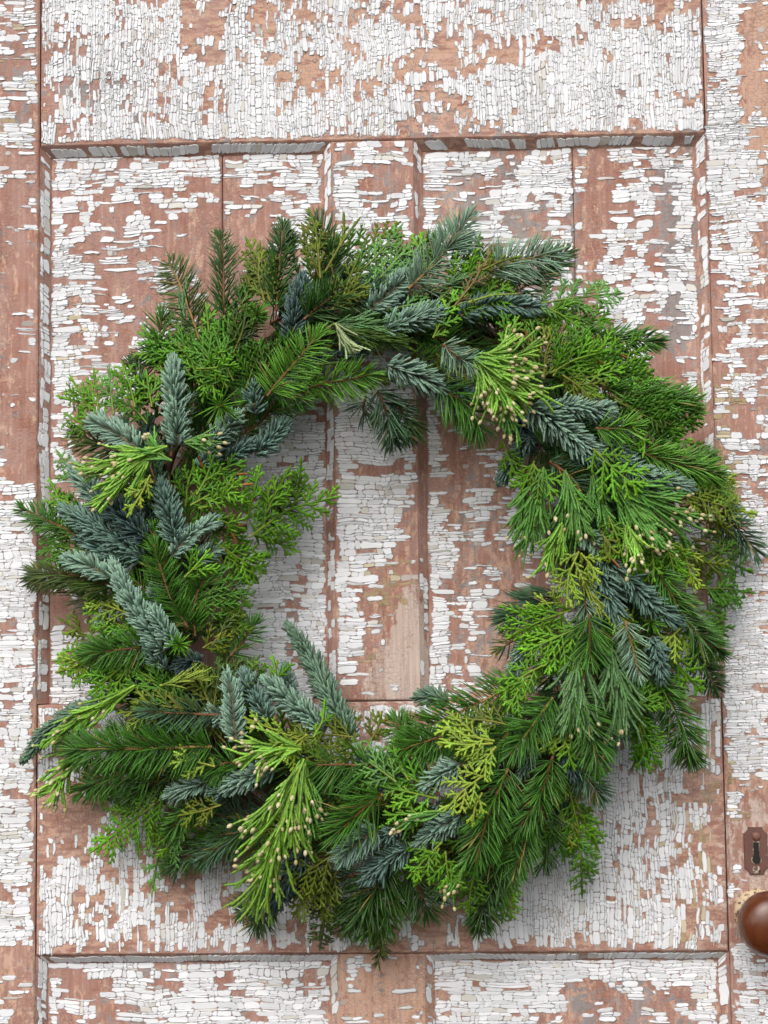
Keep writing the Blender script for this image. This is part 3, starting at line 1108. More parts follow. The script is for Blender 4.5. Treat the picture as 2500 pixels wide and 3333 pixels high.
def jit_tone(base, n, v=.16, hue=.05):
    t = np.array(base)[None] * (1 + rng.normal(0, v, (n, 1)))
    return np.clip(t * (1 + rng.normal(0, hue, (n, 3))), .003, 1)


def rot_about(v, axis, ang):
    c, s = np.cos(ang)[:, None], np.sin(ang)[:, None]
    return v * c + np.cross(axis, v) * s + axis * (axis * v).sum(1, keepdims=True) * (1 - c)


def needle_set(P, D, bendv, L, w, th, tone, tipmul, Sn=4, blunt=.35, n=3, root=.72):
    """needles from points P along directions D, bent towards bendv"""
    K = len(P)
    s = np.linspace(0, 1, Sn)[None, :, None]
    C = P[:, None] + D[:, None] * (L[:, None, None] * s) + bendv[:, None] * (L[:, None, None] * s * s)
    T = norm(C[:, -1] - C[:, 0])
    side = norm(np.cross(T, norm(CAM[None] - P) + rng.normal(0, .55, (K, 3))))
    nr = np.cross(side, T)
    prof = np.interp(np.linspace(0, 1, Sn), [0, .15, .55, .88, 1], [.55, .95, 1, .8, blunt if n == 4 else .02])
    ra = w[:, None] * prof[None]
    rb = th[:, None] * prof[None]
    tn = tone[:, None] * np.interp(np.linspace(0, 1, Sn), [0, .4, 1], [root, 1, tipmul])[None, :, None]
    return tubes(C, side, nr, ra, rb, tn, n)


def add_buds(parent, P, T, N, B, count, size=1.0, tone=(.17, .045, .025)):
    for i in range(count):
        ang = 0 if i == 0 else rng.uniform(.5, .95)
        az = rng.uniform(0, 2 * np.pi)
        d = norm(T * math.cos(ang) + (N * math.cos(az) + B * math.sin(az)) * math.sin(ang))
        L = 15 * S * size * rng.uniform(.8, 1.15) * (1 if i == 0 else .8)
        s = np.linspace(0, 1, 7)
        C = (P + T * 3 * S)[None, None] + d[None, None] * (s * L)[None, :, None]
        prof = np.array([.55, .9, 1, .95, .75, .42, .06]) * L * .27
        side = norm(np.cross(d, N + .01))
        a = Acc()
        tn = np.array(tone)[None, None] * np.linspace(.9, 1.25, 7)[None, :, None] * rng.uniform(.8, 1.25)
        a.add(*tubes(C, side[None], np.cross(d, side)[None], prof[None], prof[None], tn, 6))
        link("bud", a.mesh("bud", M_TWIG), parent)


def fir(pts, col='mid', L=72, layer=1, dens=1.0, roll=0.0, k=.95, lift=0.0, ang=58, flat=.35, sides=(1, 1), buds=0, bark=BARK, w=2.9, curve=.12, top=.35, bare=0.0):
    W, ln = spine(pts, layer, k=k, lift=lift)
    T, N, B = frames(W, roll + rng.uniform(-.4, .4))
    L = L * 1.2
    w = w * .95
    lp = ln / S
    a = twig_acc(W, N, B, 4.6 * S, 2.4 * S, bark)
    part = link("fir_sprig", a.mesh("fir_sprig", M_TWIG), wreath)
    n = max(14, int(lp * .58 * dens))
    t = np.sort(rng.uniform(bare, 1.0, n))
    P, t_, n_, b_ = on_spine(W, T, N, B, t)
    sd = np.where(rng.random(n) < sides[0] / (sides[0] + sides[1]), 1.0, -1.0)
    el = rng.normal(0, flat, n) + .12
    tp = rng.random(n) < top * .5
    el[tp] = rng.uniform(.7, 1.5, tp.sum())
    out = b_ * (sd * np.cos(el))[:, None] + n_ * np.sin(el)[:, None]
    an = np.radians(ang + rng.normal(0, 7, n)) * np.interp(t, [0, .6, .9, 1], [1.08, 1, .75, .25])
    D = norm(t_ * np.cos(an)[:, None] + out * np.sin(an)[:, None])
    ll = L * S * np.interp(t, [0, .08, .7, 1], [.75, 1, .95, .62]) * rng.uniform(.82, 1.1, n)
    bend = t_ * (curve * rng.uniform(.4, 1.6, n))[:, None] + rng.normal(0, .045, (n, 3)) + np.array([0, 0, -.035])
    ac = Acc()
    tone = jit_tone(PAL[col] if isinstance(col, str) else col, n, .2)
    yel = rng.random(n) < .02
    tone[yel] = np.array([.30, .24, .06]) * .8
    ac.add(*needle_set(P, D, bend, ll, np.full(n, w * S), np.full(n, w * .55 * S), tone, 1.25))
    # rosette of needles at the tip
    m_ = 9
    P1 = np.repeat(W[-1:], m_, 0)
    az = rng.uniform(0, 2 * np.pi, m_)
    sp = rng.uniform(.15, .75, m_)
    D = norm(T[-1] * np.cos(sp)[:, None] + (B[-1] * np.cos(az)[:, None] + .5 * N[-1] * np.sin(az)[:, None]) * np.sin(sp)[:, None])
    ac.add(*needle_set(P1, D, rng.normal(0, .05, (m_, 3)), np.full(m_, L * S * .72) * rng.uniform(.7, 1.05, m_), np.full(m_, w * S), np.full(m_, w * .55 * S),
                       jit_tone(PAL[col] if isinstance(col, str) else col, m_, .15), 1.3))
    link("needles", ac.mesh("needles", M_FIR), part, kind="stuff")
    if buds:
        add_buds(part, W[-1], T[-1], N[-1], B[-1], buds)
    return part


def star(pt, r=52, col='bright', layer=3, n=46, tilt=(0, 0), buds=0):
    """fir tip pointing at the viewer"""
    P0 = at(pt[0], pt[1], float(mound(*pt)) + layer * .009)
    C = norm(CAM - P0)
    ax = norm(C + Rt * tilt[0] + Up * tilt[1])
    W = np.linspace(P0 - ax * 60 * S, P0, 12)
    T = np.repeat(ax[None], 12, 0)
    B = norm(np.cross(ax, Up))
    N = np.cross(B, ax)
    a = twig_acc(W, np.repeat(N[None], 12, 0), np.repeat(B[None], 12, 0), 4 * S, 2.5 * S, BARK)
    part = link("fir_sprig", a.mesh("fir_sprig", M_TWIG), wreath)
    az = np.arange(n) * 2.39996 + rng.normal(0, .2, n)
    f = np.linspace(0, 1, n)
    sp = np.radians(np.interp(f, [0, 1], [18, 82]) + rng.normal(0, 7, n))
    D = norm(ax * np.cos(sp)[:, None] + (B * np.cos(az)[:, None] + N * np.sin(az)[:, None]) * np.sin(sp)[:, None])
    P = P0[None] - ax[None] * (f * 28 * S)[:, None]
    ac = Acc()
    ac.add(*needle_set(P, D, ax[None] * .12 + rng.normal(0, .05, (n, 3)), r * S * rng.uniform(.85, 1.12, n), np.full(n, 2.3 * S), np.full(n, 1.3 * S), jit_tone(PAL[col], n, .2), 1.25))
    link("needles", ac.mesh("needles", M_FIR), part, kind="stuff")
    if buds:
        add_buds(part, P0, ax, N, B, buds, 1.0)
    return part


def noble(pts, col='nb', w=50, layer=2, dens=1.0, k=1.0, lift=0.0, sweep=66, comb=0.0, roll=0.0, up=.12):
    """bottle-brush sprig: thick blunt needles all round, swept towards the tip"""
    layer = layer - 1.3
    W, ln = spine(pts, layer, k=k, lift=lift)
    T, N, B = frames(W, roll)
    lp = ln / S
    a = twig_acc(W, N, B, 5.0 * S, 3.0 * S, (.16, .10, .05))
    part = link("noble_fir_sprig", a.mesh("noble_fir_sprig", M_TWIG), wreath)
    n = max(40, int(lp * 1.0 * dens))
    t = np.sort(rng.random(n) ** .92)
    P, t_, n_, b_ = on_spine(W, T, N, B, t)
    if comb:
        sd = np.where(rng.random(n) < .5, 1.0, -1.0)
        az = sd * (np.pi / 2) + rng.normal(0, .35, n) - sd * comb
    else:
        az = np.arange(n) * 2.39996 + rng.normal(0, .25, n)
    out = n_ * np.cos(az)[:, None] + b_ * np.sin(az)[:, None]
    out = norm(out + n_ * up)
    an = np.radians(sweep + 22 * (rng.random(n) - .4)) * np.interp(t, [0, .5, .85, 1], [1.25, 1.05, .85, .25])
    D = norm(t_ * np.cos(an)[:, None] + out * np.sin(an)[:, None])
    NL = min(56, max(34, w * .90)) * rng.uniform(.88, 1.1)
    ll = NL * S * np.interp(t, [0, .1, .75, 1], [.85, 1, .92, .55]) * rng.uniform(.68, 1.14, n)
    bend = t_ * .34 - out * .06 + rng.normal(0, .075, (n, 3))
    base = PAL[col]
    tone = jit_tone(base, n, .13, .03)
    ac = Acc()
    wd = 4.1 * rng.uniform(.92, 1.1)
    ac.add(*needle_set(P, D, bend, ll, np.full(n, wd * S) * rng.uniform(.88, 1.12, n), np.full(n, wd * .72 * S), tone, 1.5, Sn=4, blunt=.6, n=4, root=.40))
    # tuft closing the tip
    m_ = 22
    az = np.arange(m_) * 2.39996
    sp = np.sqrt(np.linspace(.01, 1, m_)) * .95
    D = norm(T[-1] * np.cos(sp)[:, None] + (B[-1] * np.cos(az)[:, None] + N[-1] * np.sin(az)[:, None]) * np.sin(sp)[:, None])
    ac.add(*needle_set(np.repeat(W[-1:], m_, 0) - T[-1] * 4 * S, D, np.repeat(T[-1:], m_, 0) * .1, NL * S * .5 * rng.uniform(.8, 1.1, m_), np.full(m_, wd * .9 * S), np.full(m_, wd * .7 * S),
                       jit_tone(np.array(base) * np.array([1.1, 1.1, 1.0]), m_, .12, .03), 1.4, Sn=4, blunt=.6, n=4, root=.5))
    link("needles", ac.mesh("needles", M_NOBLE), part, kind="stuff")
    return part


def scale_strands(P, D, side, nr, L, w, tone, bend, Sn, pitch_mod=True, thick=.5, tipmul=1.25):
    """cord-like shoots of overlapping scale leaves: scalloped outline"""
    K = len(P)
    s = np.linspace(0, 1, Sn)
    C = P[:, None] + D[:, None] * (L[:, None] * s[None])[..., None] + bend[:, None] * (L[:, None] * (s * s)[None])[..., None]
    sc_ = np.where(np.arange(Sn) % 2 == 0, .70, 1.10)
    tp = np.interp(s, [0, .12, .75, 1], [.75, 1, .95, .38])
    ra = w[:, None] * (sc_ * tp)[None]
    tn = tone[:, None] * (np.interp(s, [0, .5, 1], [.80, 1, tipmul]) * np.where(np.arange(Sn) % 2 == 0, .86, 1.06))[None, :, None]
    return tubes(C, side, nr, ra, ra * thick, tn)


def cedar(pts, col='cb', w=None, layer=1, k=1.0, lift=0.0, roll=0.0, dens=1.0, ang=46, droop=.10, brown=0, coarse=1.0, one=0):
    """flat fern-like spray of scale leaves"""
    W, ln = spine(pts, layer, k=k, lift=lift)
    T, N, B = frames(W, roll + rng.uniform(-.6, .6))
    lp = ln / S
    if w is None:
        w = float(np.clip(lp * .46, 42, 84))
    w = w * 1.22
    droop = droop * rng.uniform(.6, 2.4)
    tone0 = np.array(PAL[col] if isinstance(col, str) else col)
    a = twig_acc(W, N, B, 3.4 * S, 1.9 * S, tone0 * .55 + np.array(BARK_Y) * .45)
    part = link("cedar_sprig", a.mesh("cedar_sprig", M_TWIG), wreath)
    step = 16.5 / dens * coarse
    m_ = max(6, int(lp / step))
    t = (np.arange(m_) + .5) / m_
    t = np.clip(t + rng.normal(0, .25 / m_, m_), .02, .97)
    P, t_, n_, b_ = on_spine(W, T, N, B, t)
    sd = np.where(np.arange(m_) % 2 == 0, 1.0, -1.0)
    if one:
        sd = np.where(rng.random(m_) < .82, one, -one) * 1.0
    an = np.radians(ang + rng.normal(0, 6, m_)) * np.interp(t, [0, .8, 1], [1.1, .95, .6])
    out = norm(b_ * sd[:, None] + n_ * rng.normal(.05, .16, m_)[:, None])
    D = norm(t_ * np.cos(an)[:, None] + out * np.sin(an)[:, None])
    prof = np.interp(t, [0, .12, .35, .75, 1], [.45, .85, 1, .62, .22])
    L1 = w * S * prof / math.sin(math.radians(ang)) * rng.uniform(.62, 1.15, m_)
    bend = t_ * .18 - n_ * droop * rng.uniform(.2, 1.6, m_)[:, None]
    nr = norm(n_ - (n_ * D).sum(1, keepdims=True) * D)
    side = np.cross(nr, D)
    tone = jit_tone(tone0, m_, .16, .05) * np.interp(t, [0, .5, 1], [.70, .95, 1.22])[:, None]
    ww = 4.7 * coarse
    ac = Acc()
    if m_:
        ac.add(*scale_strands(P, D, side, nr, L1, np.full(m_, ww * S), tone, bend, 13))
    # tip of the leader
    ac.add(*scale_strands(W[-4:-3], T[-3:-2], B[-3:-2], N[-3:-2], np.array([ln * .16 + 18 * S]), np.array([ww * S]), jit_tone(tone0, 1), np.zeros((1, 3)), 11))
    # leader covered with scales
    Cs = W[None]
    sc_ = np.where(np.arange(len(W)) % 2 == 0, .8, 1.1) * np.linspace(.9, 1, len(W))
    ac.add(*tubes(Cs, B[None], N[None], (ww * .95 * S * sc_)[None], (ww * .6 * S * sc_)[None], jit_tone(tone0 * .85, 1)[:, None] * np.linspace(.75, 1.05, len(W))[None, :, None]))
    # second order lobes
    PP, DD, SS, NN, LL, TT, BB = [], [], [], [], [], [], []
    for i in range(m_):
        nl = int(L1[i] / (10.5 * S * coarse))
        if nl < 2:
            continue
        s = (np.arange(nl) + .8) / (nl + .6)
        p = P[i] + D[i] * (L1[i] * s)[:, None] + bend[i] * (L1[i] * s * s)[:, None]
        dd = norm(D[i][None] + 2 * bend[i][None] * s[:, None])
        sg = np.where(np.arange(nl) % 2 == 0, 1.0, -1.0)
        aa = np.radians(44 + rng.normal(0, 6, nl))
        d2 = norm(dd * np.cos(aa)[:, None] + side[i][None] * (sg * np.sin(aa))[:, None] + nr[i][None] * rng.normal(0, .12, nl)[:, None])
        l2 = np.minimum(L1[i] * .44, 30 * S * coarse) * np.interp(s, [0, .2, .6, 1], [.75, 1, .85, .35]) * rng.uniform(.75, 1.15, nl)
        PP.append(p)
        DD.append(d2)
        NN.append(np.repeat(nr[i][None], nl, 0))
        LL.append(l2)
        TT.append(np.repeat(tone[i][None], nl, 0) * (1 + rng.normal(0, .07, (nl, 1))))
        BB.append(dd * .15)
    if PP:
        PP, DD, NN, LL, TT, BB = map(np.concatenate, (PP, DD, NN, LL, TT, BB))
        NN = norm(NN - (NN * DD).sum(1, keepdims=True) * DD)
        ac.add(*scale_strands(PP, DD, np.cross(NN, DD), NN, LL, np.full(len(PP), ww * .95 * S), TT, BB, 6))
    link("scale_leaves", ac.mesh("scale_leaves", M_CEDAR), part, kind="stuff")
    for b in range(brown):
        i = int(rng.integers(m_ // 3, m_))
        s = np.linspace(0, 1, 9)
        P0 = P[i] + D[i] * L1[i] * .75
        d = norm(D[i] + rng.normal(0, .2, 3))
        C = P0[None] + d[None] * (s * 36 * S)[:, None]
        aa = Acc()
        aa.add(*tubes(C[None], side[i][None], nr[i][None], (5 * S * np.where(np.arange(9) % 2, 1.1, .7) * np.linspace(1, .5, 9))[None], np.full((1, 9), 2.5 * S),
                      np.tile(np.array([.36, .12, .045]), (1, 9, 1)) * rng.uniform(.7, 1.1)))
        link("brown_tip", aa.mesh("brown_tip", M_TWIG), part)
    return part


_cone_mesh = None


def cone_mesh():
    """small ovoid pollen cone with spiral scale bumps, 1 unit long"""
    a = Acc()
    s = np.linspace(0, 1, 10)
    prof = np.array([.10, .22, .29, .32, .325, .32, .30, .25, .17, .04])
    n = 8
    ang = np.arange(n) / n * 2 * np.pi
    V = []
    for i, (x, r_) in enumerate(zip(s, prof)):
        bump = 1 + .07 * np.cos(4 * (ang + i * .8)) * (1 if i % 2 else -1)
        V.append(np.stack([r_ * bump * np.cos(ang), r_ * bump * np.sin(ang), np.full(n, x)], -1))
    V = np.concatenate(V)
    k = np.arange(len(s) - 1)[:, None] * n
    i = np.arange(n)
    j = (i + 1) % n
    Q = np.stack([k + i, k + j, k + n + j, k + n + i], -1).reshape(-1, 4)
    return V, Q


CONE_V, CONE_Q = cone_mesh()
CONE_T = [(.58, .52, .29), (.64, .57, .35), (.50, .44, .22), (.52, .50, .25), (.44, .35, .17)]
CONE_MESHES = [build_mesh("cone", CONE_V, CONE_Q, mats=(M_CONE,), smooth=True,
                          attrs={"tone": np.array(c)[None] * np.interp(CONE_V[:, 2:3], [0, .25, 1], [.62, .95, 1.08])}) for c in CONE_T]
LATER_CONES = {}


def cone_at(part, P, d, L):
    if P[1] + L * abs(d[1]) > -.006:
        P = P.copy()
        P[1] = min(P[1], -.012)
    z = norm(d)
    x = norm(np.cross(z, [0.3, .9, .2]))
    y = np.cross(z, x)
    if CONE_COUNT[0] < CONE_MAX:
        CONE_COUNT[0] += 1
        o = link("cone", CONE_MESHES[int(rng.integers(len(CONE_MESHES)))], part)
        mm = Matrix.Identity(4)
        for i in range(3):
            mm[i][0], mm[i][1], mm[i][2], mm[i][3] = x[i] * L, y[i] * L, z[i] * L, P[i]
        o.matrix_world = mm
    else:
        V = P + L * (CONE_V[:, 0:1] * x + CONE_V[:, 1:2] * y + CONE_V[:, 2:3] * z)
        c = CONE_T[int(rng.integers(len(CONE_T)))]
        LATER_CONES.setdefault(part.name, (part, Acc()))[1].add(V, CONE_Q, np.array(c)[None] * np.interp(CONE_V[:, 2:3], [0, .25, 1], [.62, .95, 1.08]))


def incense(pts, col='ib', w=90, layer=2, n=36, cones=0, k=1.0, lift=0.0, spread=1.0, roll=0.0, clen=(.28, .5), width=4.5, where=(.35, 1.0), fork=1.0, side=0.0, extra=(0.2, 1.0)):
    """fan of long cords of scale leaves; pale cones end many of them"""
    W, ln = spine(pts, layer, k=k, lift=lift)
    T, N, B = frames(W, roll)
    tone0 = np.array(PAL[col])
    a = twig_acc(W[: int(len(W) * .75)], N[: int(len(W) * .75)], B[: int(len(W) * .75)], 3.6 * S, 1.6 * S, tone0 * .8 + np.array([.05, .03, 0]))
    part = link("incense_cedar_sprig", a.mesh("incense_cedar_sprig", M_TWIG), wreath)
    ac = Acc()
    # primary cords fan from the stem
    t0 = rng.uniform(0.0, .72, n)
    t0[: n // 5] = rng.uniform(0, .15, n // 5)
    t1 = np.clip(t0 + rng.uniform(*clen, n), 0, 1.04)
    lat = rng.uniform(-1, 1, n) * w * S * np.interp(t1, [0, .3, .7, 1], [.4, .95, 1.0, .72]) + side * w * S
    dep = rng.normal(0, .18, n) * w * S
    P, t_, n_, b_ = on_spine(W, T, N, B, t0)
    E, te, ne, be = on_spine(W, T, N, B, t1)
    E = E + be * lat[:, None] + ne * dep[:, None] + te * (np.maximum(t1 - 1, 0) * ln)[:, None]
    P = P + b_ * (lat * .12)[:, None]
    mid = (P + E) / 2 - b_ * (lat * .20)[:, None] * spread + n_ * (10 * S) + rng.normal(0, 7 * S, (n, 3))
    Sn = 17
    s = np.linspace(0, 1, Sn)[None, :, None]
    C = P[:, None] * (1 - s) ** 2 + mid[:, None] * 2 * s * (1 - s) + E[:, None] * s ** 2
    D = norm(E - mid)
    nr = norm(norm(CAM[None] - P) - ((norm(CAM[None] - P)) * D).sum(1, keepdims=True) * D)
    sde = np.cross(nr, D)
    sc_ = np.where(np.arange(Sn) % 2 == 0, .78, 1.08) * np.interp(np.linspace(0, 1, Sn), [0, .9, 1], [.9, 1, .5])
    tone = jit_tone(tone0, n, .13, .04)
    tn = tone[:, None] * (np.linspace(.72, 1.15, Sn) * np.where(np.arange(Sn) % 2 == 0, .9, 1.05))[None, :, None]
    ac.add(*tubes(C, sde, nr, np.full((n, 1), width * S) * sc_[None], np.full((n, 1), width * .72 * S) * sc_[None], tn))
    # forks
    m_ = int(n * 2.6 * fork)
    if m_:
        i = rng.integers(0, n, m_)
        f = rng.uniform(*extra, m_)
        x = (f * (Sn - 1)).astype(int)
        P2 = C[i, x]
        d = norm(C[i, np.minimum(x + 1, Sn - 1)] - C[i, np.maximum(x - 1, 0)])
        sg = np.where(rng.random(m_) < .5, 1, -1)
        D2 = norm(d + sde[i] * (sg * rng.uniform(.18, .42, m_))[:, None] + nr[i] * rng.normal(.05, .15, m_)[:, None])
        L2 = rng.uniform(18, 52, m_) * S
        n2 = norm(nr[i] - (nr[i] * D2).sum(1, keepdims=True) * D2)
        ac.add(*scale_strands(P2, D2, np.cross(n2, D2), n2, L2, np.full(m_, width * .9 * S), tone[i], d * .2, 9, thick=.75))
        E2, T2 = P2 + D2 * L2[:, None] + d * .2 * L2[:, None], norm(D2 + d * .4)
        ends, dirs = np.concatenate([E, E2]), np.concatenate([D, T2])
        te_ = np.concatenate([t1, np.clip(t0[i] + (t1[i] - t0[i]) * f, 0, 1)])
    else:
        ends, dirs, te_ = E, D, t1
    link("scale_leaves", ac.mesh("scale_leaves", M_CEDAR), part, kind="stuff")
    ok = np.nonzero((te_ >= where[0]) & (te_ <= where[1]))[0]
    rng.shuffle(ok)
    c = 0
    while c < cones and len(ok):
        j = ok[c % len(ok)]
        rep = c // len(ok)
        off = rng.normal(0, 9 * S, 3) * (rep > 0)
        cone_at(part, ends[j] - dirs[j] * 3 * S + off + nr[j % n] * 4 * S * rep, norm(dirs[j] + rng.normal(0, .28, 3)), rng.uniform(13, 20) * S)
        c += 1
    return part


# ---- the sprigs that can be told apart, base -> tip in photograph pixels
# top left
fir([(650, 1110), (632, 1050), (581, 912), (551, 861)], 'olive', 84, 1, .62, ang=62, flat=.22, top=.1, bark=BARK_Y, buds=1)
fir([(728, 1040), (727, 846), (716, 765)], 'dark', 66, 1, .62, ang=42, flat=.4)
fir([(900, 1010), (905, 915), (918, 780), (920, 740)], 'dark', 66, 2, 1.35, ang=48, buds=1)
fir([(1085, 920), (1073, 785), (1032, 718)], 'dark', 72, 1, .9, ang=52, buds=1)
fir([(990, 1040), (1020, 1010), (1115, 942)], 'dark', 80, 3, 1.5, ang=62, flat=.5)
fir([(640, 1170), (470, 1165)], 'dark', 75, 0, .9, ang=40)
fir([(480, 1320), (430, 1185)], 'dark', 60, 0, .8)
cedar([(880, 985), (850, 880), (806, 785)], 'co', 48, 2)
cedar([(860, 980), (840, 900), (845, 800)], 'co', 36, 2)
cedar([(1043, 906), (1031, 755), (1010, 690)], 'co', 38, 3, dens=.75, ang=34)
cedar([(1040, 900), (1000, 800), (985, 740)], 'co', 30, 2, dens=.8, ang=34)
cedar([(1058, 885), (1112, 790), (1162, 722)], 'co', 16, 3, dens=.45, ang=32)
cedar([(1105, 800), (1120, 750), (1119, 705)], 'co', 9, 3, dens=.5, ang=30)
cedar([(1150, 905), (1230, 830), (1298, 745)], 'cl', 46, 1)
cedar([(1180, 960), (1260, 880), (1330, 800)], 'cl', 55, 1)
cedar([(1120, 960), (1140, 900), (1163, 846)], 'co', 34, 3)
cedar([(1080, 1010), (1110, 970), (1180, 930)], 'co', 50, 3)
cedar([(1320, 930), (1340, 860), (1375, 772)], 'cb', 50, 1)
cedar([(1370, 960), (1390, 880), (1425, 790)], 'cl', 50, 0)
star((837, 1022), 52, 'bright', 4, 44, (.3, .45), buds=1)
noble([(950, 1110), (965, 1000), (984, 915)], 'nd', 58, 3)  # the darker tone puts the shade around this sprig into its colour
cedar([(690, 1150), (680, 1080), (672, 1005)], 'cb', 40, 2)
cedar([(760, 1240), (720, 1150), (700, 1085)], 'cm', 55, 3)
cedar([(800, 1265), (830, 1180), (852, 1118)], 'cm', 52, 3)
cedar([(845, 1265), (870, 1200), (905, 1130)], 'cd', 55, 3)
cedar([(760, 1150), (790, 1080), (802, 1008)], 'cd', 52, 3)
cedar([(600, 1230), (550, 1150), (500, 1085)], 'cm', 52, 1)
cedar([(660, 1205), (600, 1150), (555, 1100)], 'cm', 58, 2)
cedar([(650, 1255), (625, 1180), (612, 1108)], 'cb', 48, 2)
cedar([(640, 1200), (700, 1198), (757, 1188)], 'cb', 50, 4)
cedar([(650, 1180), (690, 1230), (700, 1290)], 'cb', 45, 3)
cedar([(740, 1260), (690, 1180), (640, 1120)], 'cm', 55, 3)
cedar([(780, 1180), (740, 1110), (745, 1030)], 'cm', 52, 2)
cedar([(560, 1180), (500, 1130), (470, 1070)], 'cb', 42, 1)
fir([(870, 1290), (901, 1247), (965, 1175), (1031, 1096)], 'bright', 78, 5, 1.25, ang=64, curve=.0)
fir([(889, 1274), (940, 1285), (992, 1301)], 'mid', 52, 5, .5, buds=1, sides=(1, .6))
fir([(1005, 1262), (1050, 1247), (1150, 1235), (1200, 1218)], 'bright', 70, 4, 1.1, ang=66)
star((718, 1322), 84, 'bright', 4, 40, (.2, -.1), buds=2)
fir([(860, 1330), (800, 1210), (765, 1130)], 'mid', 75, 2, 1.1)
incense([(1085, 1055), (1190, 1060), (1305, 1072)], 'ig', 48, 4, 34, 0, width=2.9, clen=(.35, .6))
incense([(1100, 1075), (1200, 1095), (1318, 1128)], 'cd', 40, 4, 30, 0, width=2.8, clen=(.35, .6))
incense([(1092, 1052), (1108, 1085), (1150, 1152)], 'ip', 44, 6, 16, 0, width=3.8, clen=(.55, .8), fork=.2)
# top
noble([(1205, 1010), (1270, 950), (1335, 895)], 'np', 56, 3, comb=.35)
noble([(1250, 1075), (1340, 1040), (1428, 1012)], 'np', 62, 5, 1.2)
noble([(1260, 1190), (1340, 1215), (1425, 1258)], 'np', 60, 5, 1.1)
noble([(1080, 1170), (1150, 1150), (1195, 1110)], 'nd', 50, 1)
fir([(1330, 940), (1360, 912), (1433, 840), (1523, 710)], 'pale', 84, 3, 1.15, ang=56, bark=BARK_Y, curve=.02)
fir([(1590, 890), (1616, 867), (1722, 840), (1800, 828)], 'pale', 84, 3, 1.1, ang=62, bark=BARK_Y)
fir([(1660, 975), (1686, 951), (1761, 879), (1835, 825)], 'dark', 74, 1, .9)
cedar([(1470, 1000), (1560, 965), (1650, 940)], 'cb', 58, 2)
cedar([(1430, 975), (1500, 910), (1565, 855)], 'cb', 55, 2)
cedar([(1480, 960), (1560, 900), (1640, 880)], 'cb', 55, 1)
cedar([(1500, 900), (1540, 830), (1560, 770)], 'cm', 40, 1)
cedar([(1410, 1100), (1450, 1010), (1480, 960)], 'cb', 45, 4)
cedar([(1481, 994), (1541, 921), (1601, 813)], (.20, .15, .05), 22, 4, dens=.5, ang=24)
cedar([(1570, 880), (1630, 850), (1680, 838)], 'co', 22, 4, dens=.7)
fir([(1523, 985), (1601, 960), (1682, 957)], (.12, .2, .03), 10, 4, .3, buds=1, bark=(.22, .30, .05))
noble([(1500, 1030), (1540, 1000), (1616, 988), (1762, 1004)], 'nb', 50, 3, 1.1, comb=.2)
noble([(1330, 960), (1290, 1030), (1270, 1080)], 'nb', 44, 2)
cedar([(1740, 992), (1855, 970), (2015, 955)], 'cl', 78, 2, dens=.75, ang=52)
cedar([(1775, 1000), (1820, 1020), (1870, 1055)], 'cb', 45, 2)
cedar([(1790, 1010), (1850, 1040), (1920, 1080)], 'cl', 48, 1)
fir([(1880, 1095), (2000, 1105), (2138, 1112)], 'mid', 66, 1, 1.2, ang=48)
cedar([(1770, 1235), (1775, 1150), (1805, 1075)], 'co', 55, 4, brown=1)
cedar([(1800, 1225), (1850, 1150), (1905, 1085)], 'cm', 60, 4, brown=1)
cedar([(1790, 1215), (1870, 1170), (1965, 1145)], 'cb', 60, 4, brown=1)
cedar([(1800, 1205), (1900, 1160), (2015, 1125)], 'cb', 60, 3, brown=1)
cedar([(1740, 1180), (1745, 1110), (1730, 1060)], 'cm', 42, 3)
cedar([(1830, 1220), (1890, 1260), (1940, 1320)], 'co', 48, 4)
cedar([(1820, 1230), (1920, 1230), (2020, 1200)], 'cb', 60, 3)
cedar([(1900, 1220), (2000, 1210), (2090, 1230)], 'cm', 65, 2)
cedar([(1950, 1160), (2030, 1150), (2100, 1180)], 'cb', 50, 2)
cedar([(1630, 1140), (1660, 1080), (1680, 1045)], 'cb', 34, 4)
cedar([(1660, 1120), (1640, 1060), (1635, 1030)], 'cm', 30, 3)
incense([(1540, 1165), (1610, 1230), (1680, 1330)], 'ib', 92, 6, 34, 66, clen=(.3, .55))
incense([(1560, 1150), (1640, 1165), (1745, 1150)], 'ib', 66, 6, 20, 38, clen=(.3, .5))
incense([(1570, 1190), (1660, 1230), (1790, 1280)], 'ib', 48, 6, 18, 10, clen=(.35, .55), where=(.3, .75))
incense([(1640, 1300), (1660, 1360), (1700, 1425)], 'im', 30, 5, 9, 6)
fir([(1440, 1120), (1485, 1160), (1544, 1193)], 'pale', 58, 6, 1.3, ang=58, curve=.0)
fir([(1425, 1250), (1480, 1290), (1545, 1340), (1562, 1395)], 'mid', 92, 4, 1.25, sides=(1, .5), ang=60)
fir([(1230, 1270), (1243, 1300), (1268, 1370), (1282, 1435)], 'ggreen', 76, 3, 1.1, ang=55)
fir([(1190, 1290), (1180, 1340), (1205, 1360)], 'ggreen', 60, 2, .6, buds=1)
fir([(1290, 1300), (1320, 1370), (1330, 1420)], 'dark', 70, 2, 1.0)
